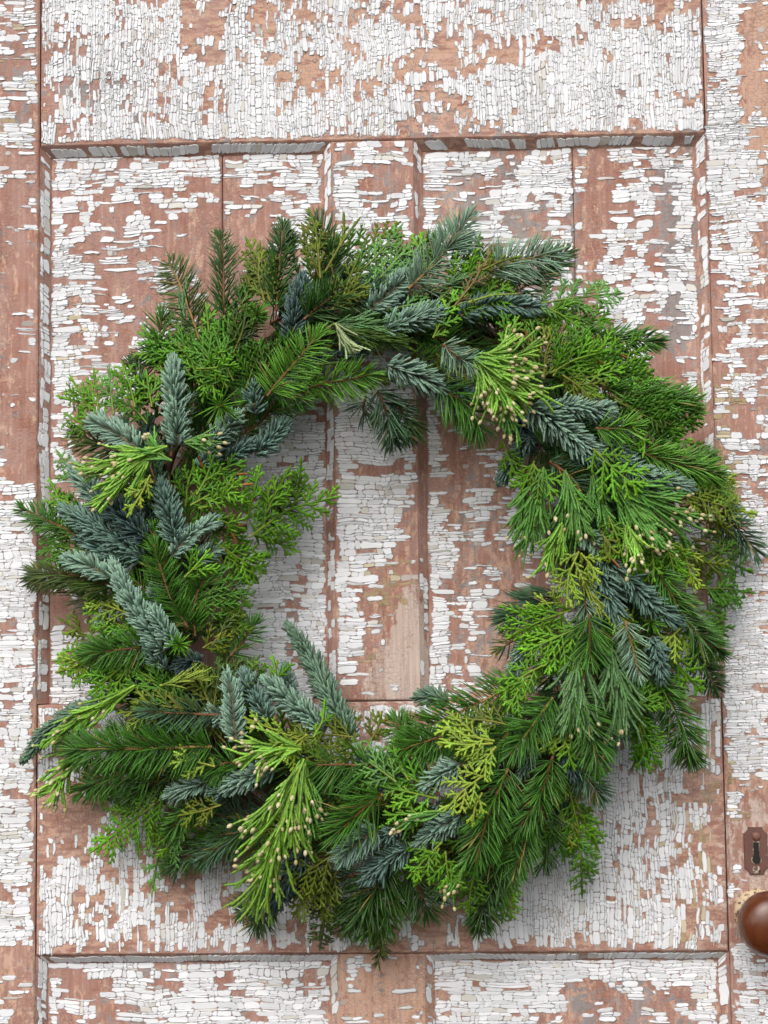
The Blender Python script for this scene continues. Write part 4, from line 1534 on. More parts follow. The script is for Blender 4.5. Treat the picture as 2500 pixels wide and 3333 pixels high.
# left
noble([(580, 1450), (572, 1330), (565, 1185)], 'np', 66, 4, 1.25)
noble([(450, 1460), (380, 1410), (300, 1372)], 'np', 50, 4, 1.1, comb=.3)
noble([(690, 1440), (735, 1400), (772, 1355)], 'np', 52, 4, 1.2)
noble([(650, 1520), (700, 1460), (740, 1410)], 'nb', 52, 3, 1.2)
noble([(835, 1350), (830, 1310), (822, 1262)], 'nb', 44, 4, 1.1)
noble([(830, 1480), (880, 1430), (925, 1385)], 'nb', 58, 3, 1.2)
noble([(735, 1500), (775, 1470), (812, 1443)], 'nb', 42, 3)
cedar([(325, 1370), (315, 1290), (307, 1212)], 'cb', 42, 1)
cedar([(370, 1350), (362, 1280), (355, 1205)], 'cl', 42, 1)
cedar([(440, 1325), (425, 1260), (402, 1193)], 'cb', 46, 2)
cedar([(495, 1325), (485, 1270), (478, 1222)], 'cb', 40, 2)
cedar([(310, 1325), (250, 1310), (200, 1293)], 'cb', 44, 1)
cedar([(320, 1385), (260, 1375), (215, 1348)], 'cb', 42, 2)
cedar([(300, 1340), (260, 1280), (235, 1235)], 'cb', 36, 1)
cedar([(480, 1380), (440, 1330), (380, 1300)], 'cm', 45, 1)
fir([(420, 1480), (350, 1457), (250, 1410)], 'olive', 80, 1, .8, sides=(.5, 1), ang=45)
incense([(545, 1452), (420, 1500), (275, 1545)], 'ib', 62, 6, 30, 44, clen=(.35, .6))
incense([(500, 1470), (400, 1560), (325, 1650)], 'ib', 60, 6, 22, 12, clen=(.4, .6))
incense([(560, 1500), (525, 1480), (470, 1440)], 'im', 40, 6, 9, 8)
incense([(600, 1440), (640, 1425), (690, 1440)], 'im', 30, 6, 9, 12)
noble([(350, 1660), (295, 1590), (242, 1525)], 'np', 56, 4, 1.3)
noble([(470, 1810), (350, 1740), (212, 1658)], 'nb', 64, 3, 1.4)
noble([(480, 1760), (420, 1700), (340, 1620)], 'nd', 64, 4, 1.3)
noble([(440, 1830), (330, 1790), (255, 1720)], 'nb', 56, 2, 1.3)
cedar([(490, 1545), (465, 1600), (425, 1665)], 'cy', 40, 6, dens=.8)
cedar([(500, 1570), (470, 1570), (440, 1540)], 'cy', 28, 5, dens=.8)
cedar([(270, 1570), (220, 1520), (190, 1475)], 'cl', 36, 1)
cedar([(255, 1710), (200, 1640), (165, 1568)], 'cb', 38, 1)
cedar([(250, 1650), (205, 1630), (168, 1610)], 'cb', 34, 1)
cedar([(240, 1760), (200, 1720), (170, 1660)], 'cb', 34, 1)
fir([(250, 1745), (230, 1730), (125, 1680), (85, 1662)], 'mid', 70, 2, .85, ang=55, flat=.45, buds=3)
cedar([(300, 1800), (220, 1785), (135, 1763)], 'cm', 52, 1)
cedar([(320, 1840), (240, 1810), (180, 1800)], 'cm', 45, 1)
noble([(575, 1770), (550, 1670), (530, 1585)], 'nb', 56, 5, 1.3)
noble([(560, 1810), (600, 1760), (650, 1720), (712, 1690)], 'np', 42, 5, 1.2, comb=.5)
noble([(640, 1830), (670, 1800), (706, 1786)], 'np', 38, 4, comb=.3)
cedar([(620, 1645), (700, 1600), (785, 1562)], 'cb', 58, 4, brown=1)
cedar([(640, 1610), (670, 1560), (692, 1498)], 'cb', 42, 4, brown=1)
cedar([(645, 1655), (720, 1640), (795, 1612)], 'cb', 50, 4)
cedar([(680, 1680), (735, 1700), (785, 1722)], 'cb', 45, 4, brown=1)
cedar([(660, 1700), (730, 1745), (800, 1760)], 'cm', 52, 3, brown=1)
cedar([(620, 1600), (660, 1640), (650, 1700)], 'cm', 45, 3)
cedar([(690, 1560), (740, 1520), (785, 1505)], 'cm', 36, 3, brown=1)
cedar([(810, 1750), (870, 1705), (940, 1655), (1085, 1620)], 'cb', 92, 4, dens=.8, ang=50)
cedar([(800, 1700), (825, 1610), (845, 1530)], 'cb', 34, 3, ang=40)
cedar([(840, 1730), (890, 1620), (936, 1535)], 'cb', 40, 3, ang=40)
cedar([(960, 1640), (975, 1570), (980, 1508)], 'cb', 30, 4, ang=40)
cedar([(830, 1745), (900, 1765), (960, 1790)], 'cb', 45, 3)
fir([(860, 1700), (920, 1640), (950, 1590)], 'dark', 70, 0, .9)
cedar([(700, 1765), (780, 1820), (855, 1862)], 'cb', 60, 3)
cedar([(720, 1800), (800, 1850), (830, 1885)], 'cm', 50, 2)
cedar([(600, 1880), (640, 1840), (672, 1802)], 'cb', 42, 4)
fir([(610, 2040), (560, 1960), (535, 1890), (505, 1785)], 'mid', 64, 4, 1.2, ang=60, buds=1)
fir([(636, 2070), (628, 1980), (650, 1905), (690, 1868)], 'mid', 62, 3, 1.1)
fir([(560, 1880), (520, 1800), (500, 1730)], 'bright', 58, 3, 1.2)
cedar([(640, 1985), (690, 1920), (737, 1852)], 'cm', 58, 3)
cedar([(660, 2000), (720, 1940), (768, 1880)], 'cm', 58, 3)
cedar([(690, 2015), (750, 1995), (802, 1962)], 'cb', 48, 3)
cedar([(700, 2075), (745, 2045), (788, 2012)], 'co', 46, 3)
cedar([(690, 2100), (720, 2060), (740, 2000)], 'cd', 45, 3)
cedar([(660, 2110), (690, 2090), (730, 2100)], 'co', 40, 3)
noble([(535, 2120), (472, 2021), (412, 1931), (372, 1845)], 'np', 50, 5, 1.35)
noble([(570, 2100), (535, 2050), (498, 1988)], 'np', 42, 6, 1.3)
noble([(520, 2010), (510, 1960), (495, 1920)], 'nb', 36, 4)
noble([(360, 1880), (290, 1840), (218, 1820)], 'np', 44, 4, 1.1, comb=.55)
noble([(540, 2180), (500, 2130), (480, 2100)], 'nb', 44, 4)
noble([(660, 2160), (620, 2150), (580, 2170)], 'nd', 44, 3)
fir([(370, 1910), (230, 1867), (105, 1872)], 'olive', 80, 2, 1.1, sides=(.55, 1), ang=50, buds=2)
cedar([(430, 2000), (360, 1975), (285, 1950)], 'cy', 52, 1)
cedar([(450, 2060), (380, 2030), (300, 1990)], 'cb', 56, 1)
cedar([(440, 2105), (380, 2080), (320, 2050)], 'cb', 48, 1)
cedar([(400, 1990), (340, 1930), (300, 1900)], 'cm', 48, 0)
fir([(500, 2100), (390, 2115), (290, 2128)], 'mid', 72, 3, 1.3, ang=60)
cedar([(430, 2150), (310, 2150), (190, 2150)], 'cb', 58, 1)
cedar([(410, 2160), (350, 2210), (300, 2252)], 'cb', 48, 2)
cedar([(430, 2155), (390, 2215), (362, 2262)], 'cb', 44, 2)
cedar([(370, 2135), (280, 2160), (195, 2185)], 'cy', 46, 2)
star((583, 2097), 46, 'bright', 6, 60)
fir([(750, 2135), (795, 2080), (828, 2035)], 'mid', 64, 3, .9, sides=(.6, 1), ang=58)
# bottom left
cedar([(690, 2310), (660, 2240), (635, 2180)], 'co', 52, 4)
cedar([(695, 2310), (705, 2230), (712, 2165)], 'cd', 52, 4)
cedar([(700, 2310), (745, 2230), (775, 2155)], 'cd', 55, 3)
cedar([(705, 2320), (780, 2230), (835, 2150)], 'cd', 48, 3)
cedar([(620, 2300), (570, 2270), (515, 2235)], 'cm', 55, 3)
cedar([(640, 2310), (540, 2300), (450, 2280)], 'co', 55, 4)
cedar([(600, 2280), (520, 2240), (420, 2230)], 'cm', 50, 3)
cedar([(560, 2330), (480, 2310), (400, 2320)], 'co', 46, 4)
incense([(520, 2232), (590, 2215), (662, 2192)], 'iy', 20, 6, 14, 0, width=2.4, clen=(.4, .6), fork=.6)
noble([(770, 2415), (758, 2340), (758, 2270), (741, 2200)], 'np', 44, 6, 1.25, comb=.25, sweep=62)
noble([(760, 2330), (720, 2325), (690, 2325)], 'np', 44, 5, comb=.2)
fir([(700, 2327), (590, 2322), (482, 2316)], 'ggreen', 70, 5, .9, sides=(.25, 1), ang=55, buds=1)
noble([(870, 2345), (830, 2270), (795, 2198)], 'nb', 54, 5, 1.3)
noble([(1060, 2380), (950, 2285), (868, 2222)], 'np', 52, 5, 1.35)
noble([(1140, 2395), (1075, 2270), (1010, 2140), (948, 2052)], 'ng', 50, 4, 1.35)
noble([(955, 2280), (940, 2230), (928, 2175)], 'nb', 40, 2)
cedar([(900, 2260), (900, 2200), (890, 2150)], 'cb', 42, 3)
cedar([(880, 2240), (850, 2190), (820, 2165)], 'cb', 36, 3)
cedar([(1020, 2400), (1050, 2350), (1056, 2290)], 'cb', 18, 6, dens=.8, ang=30)
noble([(340, 2285), (240, 2320), (160, 2375), (85, 2465)], 'ng', 48, 2, 1.35)
incense([(440, 2230), (300, 2310), (150, 2420)], 'ib', 48, 4, 30, 20, clen=(.35, .6), where=(.2, 1.0))
fir([(690, 2430), (550, 2433), (380, 2440), (228, 2438)], 'mid', 88, 5, 1.45, ang=62, curve=.04, bark=BARK_Y, buds=3)
incense([(270, 2445), (220, 2500), (170, 2590)], 'ib', 66, 3, 26, 38, clen=(.35, .6))
fir([(520, 2480), (380, 2520), (270, 2570)], 'mid', 80, 2, 1.1)
fir([(620, 2490), (520, 2540), (430, 2590)], 'dark', 80, 2, 1.1)
cedar([(545, 2585), (423, 2678), (308, 2765)], 'cb', 82, 2, dens=1.1)
cedar([(500, 2560), (420, 2590), (350, 2600)], 'cm', 52, 1)
cedar([(640, 2640), (570, 2690), (512, 2790), (498, 2890)], 'cl', 60, 1, dens=.8)
cedar([(600, 2660), (560, 2720), (545, 2790)], 'cb', 55, 1)
fir([(750, 2710), (650, 2770), (545, 2822)], 'dark', 68, 1, 1.0, ang=42)
fir([(810, 2690), (730, 2750), (655, 2802)], 'ggreen', 66, 2, .8, ang=40)
fir([(660, 2600), (600, 2650), (560, 2700)], 'mid', 60, 2, 1.0)
noble([(680, 2545), (620, 2562), (552, 2587)], 'np', 42, 4, 1.1)
noble([(740, 2570), (715, 2575), (690, 2580)], 'nb', 34, 4)
cedar([(720, 2620), (660, 2640), (598, 2652)], 'co', 46, 4)
cedar([(700, 2495), (640, 2480), (585, 2455)], 'cy', 44, 5)
fir([(790, 2490), (740, 2480), (690, 2500)], 'mid', 70, 4, 1.2, sides=(.4, 1))
noble([(890, 2500), (810, 2530), (735, 2562)], 'np', 50, 5, 1.25)
incense([(990, 2470), (940, 2600), (890, 2760), (835, 2975)], 'ib', 108, 6, 64, 96, clen=(.24, .46), where=(.12, .72))
incense([(980, 2440), (900, 2430), (785, 2470)], 'ib', 62, 6, 26, 34, clen=(.3, .5))
incense([(1000, 2500), (1010, 2600), (990, 2740)], 'im', 46, 5, 22, 26, clen=(.3, .5))
cedar([(1000, 2390), (960, 2420), (935, 2460)], 'cy', 46, 6)
cedar([(980, 2410), (880, 2370), (800, 2340)], 'cy', 30, 5, dens=.9, ang=34)
cedar([(1080, 2440), (1020, 2420), (960, 2395)], 'co', 52, 4)
cedar([(1180, 2440), (1100, 2470), (1010, 2490)], 'co', 60, 4)
cedar([(1150, 2400), (1080, 2390), (1010, 2400)], 'co', 55, 4)
cedar([(1130, 2440), (1130, 2380), (1150, 2330)], 'co', 40, 3)
cedar([(1200, 2420), (1230, 2370), (1240, 2330)], 'co', 36, 3)
fir([(1210, 2495), (1120, 2488), (1026, 2490)], 'mid', 92, 5, .9, sides=(.5, 1), ang=62, buds=3)
fir([(1245, 2585), (1200, 2618), (1110, 2700)], 'mid', 108, 6, .9, ang=60, flat=.9, top=.8, bark=(.30, .10, .035), buds=3)
noble([(1230, 2700), (1170, 2740), (1108, 2795)], 'np', 54, 5, .8, comb=.3)
cedar([(1090, 2780), (1010, 2830), (950, 2870)], 'co', 60, 3)
cedar([(1085, 2800), (1010, 2890), (960, 2975)], 'co', 56, 2)
cedar([(1080, 2850), (1060, 2970), (1042, 3085)], 'cd', 52, 2)
cedar([(1100, 2830), (1060, 2900), (1050, 2990)], 'co', 50, 2)
noble([(1000, 2770), (940, 2850), (875, 2955)], 'nd', 60, 3, 1.2)
fir([(850, 2920), (785, 2965)], 'dark', 62, 1, .8)
fir([(880, 2920), (830, 3010)], 'dark', 66, 1, .8)
# bottom
fir([(1260, 2820), (1220, 2900), (1175, 3000)], 'dark', 88, 2, 1.1)
fir([(1190, 2850), (1170, 2930), (1130, 3010)], 'dark', 84, 1, 1.0, buds=2)
fir([(1330, 2840), (1390, 2960)], 'dark', 84, 1, 1.0)
fir([(1250, 2960), (1246, 3050), (1232, 3125)], 'olive', 44, 1, .45, buds=1, bark=BARK_Y)
fir([(1290, 2860), (1260, 2960), (1200, 3040)], 'mid', 80, 1, .9)
noble([(1330, 2760), (1260, 2800), (1195, 2855)], 'nb', 58, 4, 1.1)
noble([(1500, 2655), (1430, 2695), (1360, 2748)], 'np', 54, 5, 1.15)
noble([(1500, 2490), (1440, 2520), (1385, 2562)], 'np', 54, 5, 1.1)
noble([(1300, 2695), (1230, 2735)], 'nb', 40, 4)
noble([(1430, 2620), (1410, 2670), (1400, 2700)], 'nb', 34, 4)
incense([(1450, 2640), (1390, 2650), (1318, 2672)], 'im', 36, 6, 8, 12, clen=(.4, .7))
cedar([(1430, 2575), (1350, 2540), (1268, 2488)], 'cm', 55, 4)
cedar([(1425, 2600), (1340, 2580), (1258, 2562)], 'cb', 52, 4)
cedar([(1410, 2640), (1340, 2650), (1268, 2652)], 'cb', 46, 4)
cedar([(1290, 2545), (1230, 2500), (1168, 2455)], 'cl', 50, 5)
cedar([(1330, 2540), (1290, 2470), (1280, 2420)], 'cb', 46, 4)
cedar([(1340, 2490), (1360, 2430), (1400, 2410)], 'cb', 44, 3)
cedar([(1580, 2520), (1510, 2570), (1455, 2632)], 'cy', 54, 6, dens=.85)
cedar([(1570, 2580), (1545, 2630), (1540, 2675)], 'cy', 34, 6, dens=.85)
cedar([(1440, 2740), (1390, 2790), (1340, 2845)], 'cb', 44, 5)
cedar([(1450, 2770), (1455, 2830), (1468, 2892)], 'cb', 46, 5)
cedar([(1430, 2760), (1400, 2820), (1360, 2870)], 'cb', 36, 5, dens=.8)
cedar([(1550, 2830), (1530, 2900), (1525, 2968)], 'cb', 42, 3)
incense([(1530, 2780), (1500, 2840), (1462, 2905)], 'im', 26, 5, 9, 18, clen=(.4, .7))
fir([(1655, 2500), (1610, 2600), (1580, 2680), (1550, 2795)], 'mid', 80, 5, 1.25, ang=60, bark=BARK_Y, buds=2)
fir([(1800, 2270), (1707, 2400), (1668, 2445)], 'mid', 74, 5, 1.3, ang=62, bark=BARK_Y, buds=4)
fir([(1800, 2460), (1757, 2600), (1690, 2695)], 'mid', 68, 4, 1.2, ang=56)
fir([(1860, 2260), (1918, 2344), (1945, 2482)], 'mid', 78, 5, 1.2, ang=58, bark=BARK_Y, buds=1)
fir([(2130, 2200), (2205, 2325), (2252, 2475)], 'mid', 76, 3, 1.15, ang=62, bark=BARK_Y, buds=3)
fir([(1870, 2480), (1950, 2585)], 'ggreen', 64, 3, 1.1)
fir([(1720, 2670), (1710, 2750), (1668, 2845)], 'mid', 66, 3, 1.1)
fir([(1610, 2740), (1590, 2860), (1562, 3020)], 'dark', 72, 2, 1.1)
fir([(1660, 2700), (1640, 2800), (1600, 2920)], 'mid', 76, 2, 1.1)
fir([(1760, 2620), (1790, 2720), (1770, 2810)], 'dark', 66, 1, .9)
cedar([(1850, 2560), (1890, 2720), (1895, 2910)], 'cb', 54, 1, dens=.9)
cedar([(1870, 2600), (1905, 2680), (1945, 2760)], 'cb', 44, 1)
cedar([(1860, 2680), (1890, 2780), (1925, 2870)], 'cl', 38, 1)
cedar([(1830, 2640), (1820, 2720), (1835, 2790)], 'cm', 50, 1)
cedar([(1680, 2780), (1650, 2890), (1635, 2992)], 'cb', 46, 2)
noble([(1740, 2430), (1715, 2490), (1690, 2535)], 'ng', 42, 4)
noble([(1840, 2425), (1850, 2480), (1866, 2528)], 'nd', 38, 4)
cedar([(1870, 2370), (1820, 2405), (1772, 2432)], 'cy', 44, 4)
cedar([(1860, 2410), (1850, 2450), (1865, 2490)], 'cb', 36, 4)
# right, lower
incense([(1890, 2090), (1880, 2220), (1870, 2372)], 'ig', 82, 5, 44, 5, clen=(.4, .65), where=(.75, 1.1), width=4.7)
incense([(1990, 2110), (2010, 2230), (2030, 2380)], 'ig', 78, 5, 40, 9, clen=(.4, .65), where=(.75, 1.1), width=4.7)
cedar([(2070, 2310), (2100, 2390), (2112, 2475)], 'cb', 58, 2)
cedar([(2060, 2300), (2110, 2270), (2155, 2250)], 'cb', 48, 3)
cedar([(2080, 2360), (2100, 2440), (2080, 2490)], 'cm', 48, 2)
fir([(1830, 1935), (1740, 1970), (1655, 2015)], 'ggreen', 88, 2, 1.3, ang=48)
fir([(1720, 2055), (1680, 2080), (1640, 2105)], 'olive', 66, 1, .5, flat=.6)
cedar([(1860, 1985), (1760, 2020), (1665, 2072)], 'cb', 70, 5, dens=1.1)
cedar([(1890, 2040), (1800, 2080), (1712, 2118)], 'cb', 66, 5, dens=1.1)
cedar([(1850, 2080), (1810, 2130), (1783, 2175)], 'cb', 48, 5)
cedar([(1860, 2060), (1860, 2120), (1850, 2170)], 'cb', 46, 5)
cedar([(1830, 1960), (1770, 1965), (1720, 1985)], 'cy', 40, 4)
noble([(1750, 2070), (1705, 2120), (1668, 2190)], 'np', 50, 3, 1.2)
noble([(1850, 2150), (1850, 2165), (1845, 2185)], 'np', 30, 4)
cedar([(1770, 2165), (1700, 2200), (1642, 2262)], 'cb', 52, 5)
cedar([(1720, 2210), (1685, 2250), (1660, 2298)], 'cb', 40, 5)
fir([(1700, 2220), (1600, 2268), (1505, 2313), (1366, 2379), (1325, 2410)], 'mid', 78, 3, 1.2, ang=62, bark=BARK_Y)
fir([(1440, 2395), (1370, 2420), (1309, 2440)], 'mid', 76, 4, 1.2, buds=1)
fir([(1560, 2340), (1480, 2400), (1420, 2450)], 'mid', 72, 3, 1.1)
fir([(1380, 2420), (1330, 2400), (1290, 2350)], 'mid', 70, 2, 1.0)
noble([(1460, 2285), (1410, 2265), (1365, 2268)], 'ng', 46, 3)
cedar([(1610, 2412), (1520, 2395), (1440, 2368)], 'cy', 52, 6, dens=.9)
cedar([(1605, 2420), (1520, 2425), (1448, 2418)], 'cy', 40, 6, dens=.9)
cedar([(1615, 2430), (1590, 2460), (1560, 2495)], 'cy', 46, 6)
cedar([(1655, 2360), (1590, 2345), (1522, 2340)], 'co', 46, 5)
fir([(1700, 2330), (1640, 2400), (1600, 2460)], 'mid', 70, 4, 1.1)
cedar([(1885, 1795), (1850, 1870), (1845, 1955)], 'cy', 58, 6, dens=.95)
cedar([(1890, 1800), (1925, 1840), (1942, 1885)], 'cy', 36, 6)
incense([(1885, 1860), (1910, 1920), (1950, 1985)], 'iy', 24, 5, 14, 0, width=2.8, clen=(.5, .8), fork=.4)
fir([(1890, 1895), (1907, 1980), (1932, 2035)], 'pale', 44, 5, 1.0, ang=50)
fir([(1918, 2000), (1920, 2070), (1921, 2132)], 'mid', 78, 6, 1.3, ang=58, bark=BARK, buds=1)
fir([(2035, 2020), (2060, 2110), (2078, 2190)], 'pale', 50, 6, 1.1, ang=62, sides=(1, .6), bark=BARK_Y, buds=1)
fir([(2000, 2030), (1990, 2110), (2010, 2180)], 'mid', 66, 4, 1.0)
noble([(1945, 1840), (1975, 1930), (2005, 2012)], 'nb', 62, 5, 1.1)
noble([(1900, 1735), (1940, 1780), (1985, 1830), (2042, 1892)], 'ng', 48, 5, 1.2, comb=.4)
noble([(2040, 1880), (2110, 1960), (2200, 2022)], 'nb', 64, 5, 1.2)
noble([(2125, 2070), (2140, 2140), (2152, 2212)], 'nb', 42, 5, 1.2)
noble([(2110, 2080), (2140, 2110), (2175, 2130)], 'nb', 36, 5)
fir([(2140, 1850), (2211, 1985), (2259, 2055), (2342, 2122)], 'mid', 70, 4, 1.15, ang=58, bark=BARK_Y)
cedar([(2170, 2130), (2230, 2190), (2278, 2245)], 'cb', 50, 3, coarse=1.25)
cedar([(1980, 1980), (2010, 2015), (2032, 2045)], 'cy', 46, 4)
cedar([(2215, 2045), (2180, 2080), (2150, 2115)], 'cy', 46, 4)
cedar([(2190, 2050), (2215, 2075), (2240, 2100)], 'cy', 38, 3)
fir([(2250, 2105), (2290, 2170), (2332, 2235)], 'dark', 60, 2, 1.0)
star((2125, 2030), 48, 'bright', 4, 30, (.5, -.3))
# right edge
cedar([(2270, 1915), (2360, 1915), (2442, 1928)], 'cm', 52, 1, dens=.8)
cedar([(2280, 1985), (2320, 1995), (2358, 2012)], 'cm', 46, 2)
cedar([(2285, 2015), (2325, 2040), (2362, 2068)], 'cm', 40, 2)
cedar([(2270, 1790), (2350, 1815), (2438, 1860)], 'cm', 54, 1, dens=.8)
cedar([(2250, 1750), (2330, 1770), (2400, 1800)], 'cd', 46, 1, dens=.8)
cedar([(2300, 1930), (2370, 1945), (2420, 1945)], 'cm', 45, 1)
fir([(2330, 1650), (2410, 1730), (2455, 1785)], 'ggreen', 78, 1, .85, ang=58, buds=2)
cedar([(2220, 1605), (2330, 1640), (2442, 1670)], 'cy', 52, 3, dens=1.1, ang=34)
cedar([(2230, 1600), (2320, 1605), (2392, 1612)], 'cy', 48, 2, ang=36)
cedar([(2310, 1550), (2350, 1565), (2388, 1573)], 'cy', 26, 2, dens=.8)
cedar([(2255, 1635), (2320, 1690), (2382, 1740)], 'co', 24, 2, dens=.7, ang=26)
incense([(1975, 1545), (2110, 1640), (2270, 1725)], 'im', 92, 5, 44, 40, clen=(.35, .6), where=(.55, 1.1))
incense([(1990, 1570), (2080, 1680), (2130, 1790)], 'im', 66, 5, 30, 26, clen=(.4, .6), where=(.55, 1.1))
incense([(2040, 1700), (2065, 1760), (2075, 1815)], 'ib', 38, 6, 14, 26, clen=(.4, .6), where=(.6, 1.1))
incense([(1770, 1520), (1740, 1650), (1715, 1790)], 'im', 66, 4, 30, 8, clen=(.4, .65), where=(.6, 1.1), width=4.2)
incense([(1840, 1530), (1870, 1640), (1885, 1745)], 'im', 72, 4, 34, 12, clen=(.4, .65), where=(.6, 1.1), width=4.2)
incense([(1930, 1540), (1950, 1620), (1985, 1710)], 'im', 56, 4, 26, 8, clen=(.4, .65), where=(.6, 1.1), width=4.2)
incense([(1720, 1560), (1705, 1640), (1700, 1710)], 'im', 40, 3, 18, 4, clen=(.4, .65), where=(.6, 1.1), width=4.0)
incense([(1830, 1700), (1800, 1790), (1775, 1850)], 'ib', 46, 4, 16, 6, clen=(.4, .65))
cedar([(2140, 1735), (2185, 1800), (2222, 1862)], 'cb', 46, 4)
cedar([(2215, 1770), (2240, 1840), (2257, 1912)], 'cy', 46, 4)
cedar([(2260, 1795), (2300, 1830), (2332, 1862)], 'co', 42, 3)
cedar([(2175, 1785), (2190, 1840), (2198, 1885)], 'cb', 40, 4)
cedar([(2120, 1780), (2130, 1850), (2125, 1880)], 'cb', 40, 4)
cedar([(1930, 1460), (1990, 1520), (2072, 1588)], 'cb', 62, 6, coarse=1.15, ang=50)
cedar([(1635, 1430), (1655, 1490), (1678, 1545)], 'cb', 40, 3)
cedar([(1740, 1500), (1720, 1550), (1698, 1595)], 'cb', 46, 4)
cedar([(1735, 1510), (1770, 1560), (1805, 1602)], 'cb', 46, 4)
cedar([(1980, 1680), (2010, 1750), (2028, 1818)], 'cb', 50, 5)
cedar([(1960, 1740), (1985, 1770), (1985, 1810)], 'co', 36, 5, brown=1)
cedar([(1850, 1560), (1855, 1600), (1860, 1640)], 'cb', 36, 4)
fir([(1790, 1500), (1870, 1560), (1910, 1640), (1960, 1690)], 'ggreen', 64, 3, .9, bark=(.3, .1, .04))
noble([(1725, 1325), (1800, 1370), (1860, 1420), (1945, 1492)], 'np', 74, 5, 1.35)
noble([(1950, 1430), (1995, 1450), (2032, 1482)], 'np', 48, 4, 1.1)
noble([(1810, 1325), (1900, 1325), (1985, 1338)], 'np', 56, 5, 1.1)
noble([(2020, 1505), (2120, 1560), (2232, 1582)], 'np', 62, 5, 1.3)
noble([(1725, 1425), (1680, 1490), (1630, 1562)], 'nb', 46, 3, 1.1)
noble([(1690, 1350), (1700, 1400), (1720, 1450)], 'nd', 50, 2)
fir([(1960, 1262), (2040, 1290), (2240, 1310)], 'mid', 70, 3, 1.1)
fir([(2080, 1240), (2170, 1290), (2262, 1300)], 'bright', 68, 2, 1.0, ang=46)
fir([(2110, 1310), (2190, 1330), (2262, 1345)], 'bright', 64, 2, 1.0, ang=46)
cedar([(1990, 1285), (2080, 1340), (2160, 1350)], 'cd', 66, 4)
cedar([(2000, 1300), (2110, 1360), (2215, 1405)], 'cm', 70, 4)
cedar([(2100, 1290), (2190, 1330), (2268, 1382)], 'cm', 60, 2)
cedar([(1990, 1180), (2080, 1230), (2150, 1275)], 'cb', 60, 2)
cedar([(2120, 1400), (2180, 1430), (2240, 1440)], 'cb', 48, 2)
cedar([(2230, 1430), (2280, 1455), (2335, 1487)], 'co', 14, 2, dens=.5, ang=26)
cedar([(2060, 1390), (2100, 1440), (2095, 1470)], 'cb', 24, 5, dens=.9)
fir([(1940, 1395), (2000, 1395), (2062, 1390)], 'bright', 60, 5, 1.1)
fir([(2090, 1475), (2220, 1515), (2335, 1545)], 'bright', 72, 4, 1.3, ang=50)
fir([(2150, 1500), (2250, 1500), (2310, 1495)], 'mid', 66, 2, 1.1)
fir([(2000, 1440), (2080, 1460), (2160, 1450)], 'mid', 66, 3, 1.0)
fir([(2200, 1540), (2290, 1590), (2330, 1610)], 'mid', 64, 2, 1.0)

# ---- sprigs of the layer beneath, pressed into the ring
KINDS_ = ('fir', 'fir', 'fir', 'cedar', 'cedar', 'cedar', 'noble')
NF = 134
for i in range(NF):
    a = 2 * math.pi * (i + rng.uniform(-.3, .3)) / NF
    rr = rng.uniform(.80, 1.16)
    bx, by = WCX + WRX * rr * math.sin(a), WCY - WRY * rr * math.cos(a)
    # tips run clockwise and a little outwards, some inwards
    dirv = np.array([math.cos(a), math.sin(a)])
    outv = np.array([math.sin(a), -math.cos(a)])
    o = rng.uniform(-.15, .75) if rr > .92 else rng.uniform(-.5, .3)
    d = dirv + outv * o
    d /= np.linalg.norm(d)
    ln = rng.uniform(170, 250)
    tx, ty = bx + d[0] * ln, by + d[1] * ln
    re = math.hypot((tx - WCX) / WRX, (ty - WCY) / WRY)
    if re > 1.36 or re < .66:
        tx, ty = bx + d[0] * ln * .6, by + d[1] * ln * .6
    kd = KINDS_[int(rng.integers(len(KINDS_)))]
    kk = rng.uniform(.35, .75)
    P2 = [(bx, by), (tx, ty)]
    if kd == 'fir':
        fir(P2, rng.choice(['dark', 'mid', 'ggreen']), rng.uniform(62, 80), 0, 1.2, k=kk, flat=.6, top=.5)
    elif kd == 'cedar':
        cedar(P2, str(rng.choice(['cm', 'cd', 'cm', 'cb'])), 70, 0, k=kk, dens=.7)
    else:
        noble(P2, str(rng.choice(['nd', 'nb'])), 54, 0, k=kk, dens=.9)

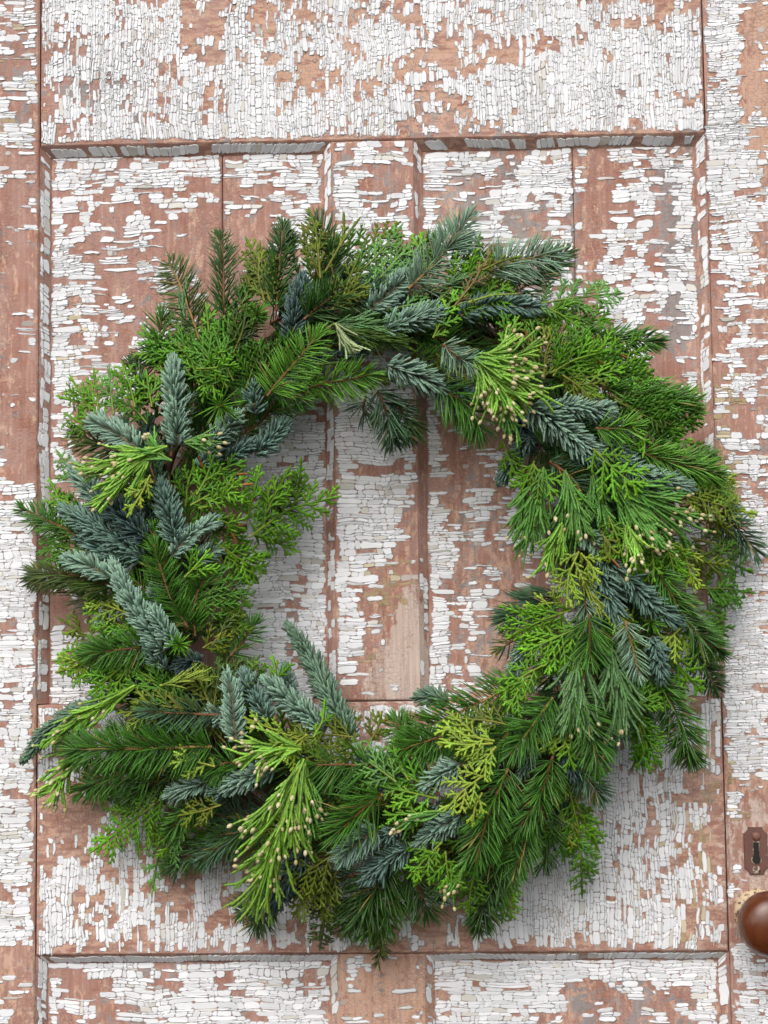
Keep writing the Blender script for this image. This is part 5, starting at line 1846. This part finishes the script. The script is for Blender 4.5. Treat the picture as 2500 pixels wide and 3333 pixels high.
# ---- fine sprigs slipped in between, and wisps fringing the outer and inner edge
for i in range(120):
    a = 2 * math.pi * (i + rng.uniform(-.5, .5)) / 120
    zone = i % 3
    rr = (rng.uniform(.78, 1.2), rng.uniform(1.12, 1.28), rng.uniform(.74, .9))[zone]
    bx, by = WCX + WRX * rr * math.sin(a), WCY - WRY * rr * math.cos(a)
    dirv = np.array([math.cos(a), math.sin(a)])
    outv = np.array([math.sin(a), -math.cos(a)])
    d = dirv * rng.uniform(.5, 1.2) + outv * (rng.uniform(-.2, .6), rng.uniform(.3, 1.1), rng.uniform(-.45, .1))[zone]
    d /= np.linalg.norm(d)
    ln = rng.uniform(110, 190) * (.8 if zone == 2 else 1)
    P2 = [(bx, by), (bx + d[0] * ln, by + d[1] * ln)]
    ly = (rng.uniform(.5, 2.6), rng.uniform(-.5, 1), rng.uniform(-.5, .8))[zone]
    if rng.random() < .5:
        fir(P2, str(rng.choice(['mid', 'bright', 'dark', 'mid', 'ggreen'])), rng.uniform(48, 72), ly, rng.uniform(.6, 1.0), flat=.5, top=.4, w=2.4, ang=rng.uniform(42, 60))
    elif zone == 2 or rng.random() < .75:
        cedar(P2, str(rng.choice(['cb', 'cm', 'cl', 'cb', 'co'])), rng.uniform(30, 52), ly, dens=rng.uniform(.7, 1.0), ang=rng.uniform(36, 50))
    else:
        incense(P2, str(rng.choice(['im', 'ib', 'ig'])), 42, ly, 14, 0, width=3.4)

# ---- wound twig hoop that carries the sprigs
n = 120
ang = np.arange(n) / n * 2 * np.pi
acc = Acc()
for s_, (dr, dd, ph) in enumerate(((-.05, .018, 0), (.05, .018, 1), (0, .024, 2), (.02, .014, 3), (-.03, .022, 4))):
    rr = 1 + dr + .025 * np.sin(7 * ang + ph * 1.3)
    P = at(WCX + WRX * rr * np.sin(ang), WCY - WRY * rr * np.cos(ang), dd + .006 * np.sin(5 * ang + ph))
    P = np.concatenate([P, P[:1]])
    T = norm(np.gradient(P, axis=0))
    N = np.tile([0, -1.0, 0], (len(P), 1))
    B = np.cross(T, N)
    rad = np.full((1, len(P)), .005)
    acc.add(*tubes(P[None], B[None], N[None], rad, rad, np.tile(np.array([.07, .04, .022]), (1, len(P), 1)), 6))
link("twig_hoop", acc.mesh("twig_hoop", M_TWIG), wreath)

# cones beyond the ones built singly
for part, ac in LATER_CONES.values():
    link("cones", ac.mesh("cones", M_CONE), part, kind="stuff")
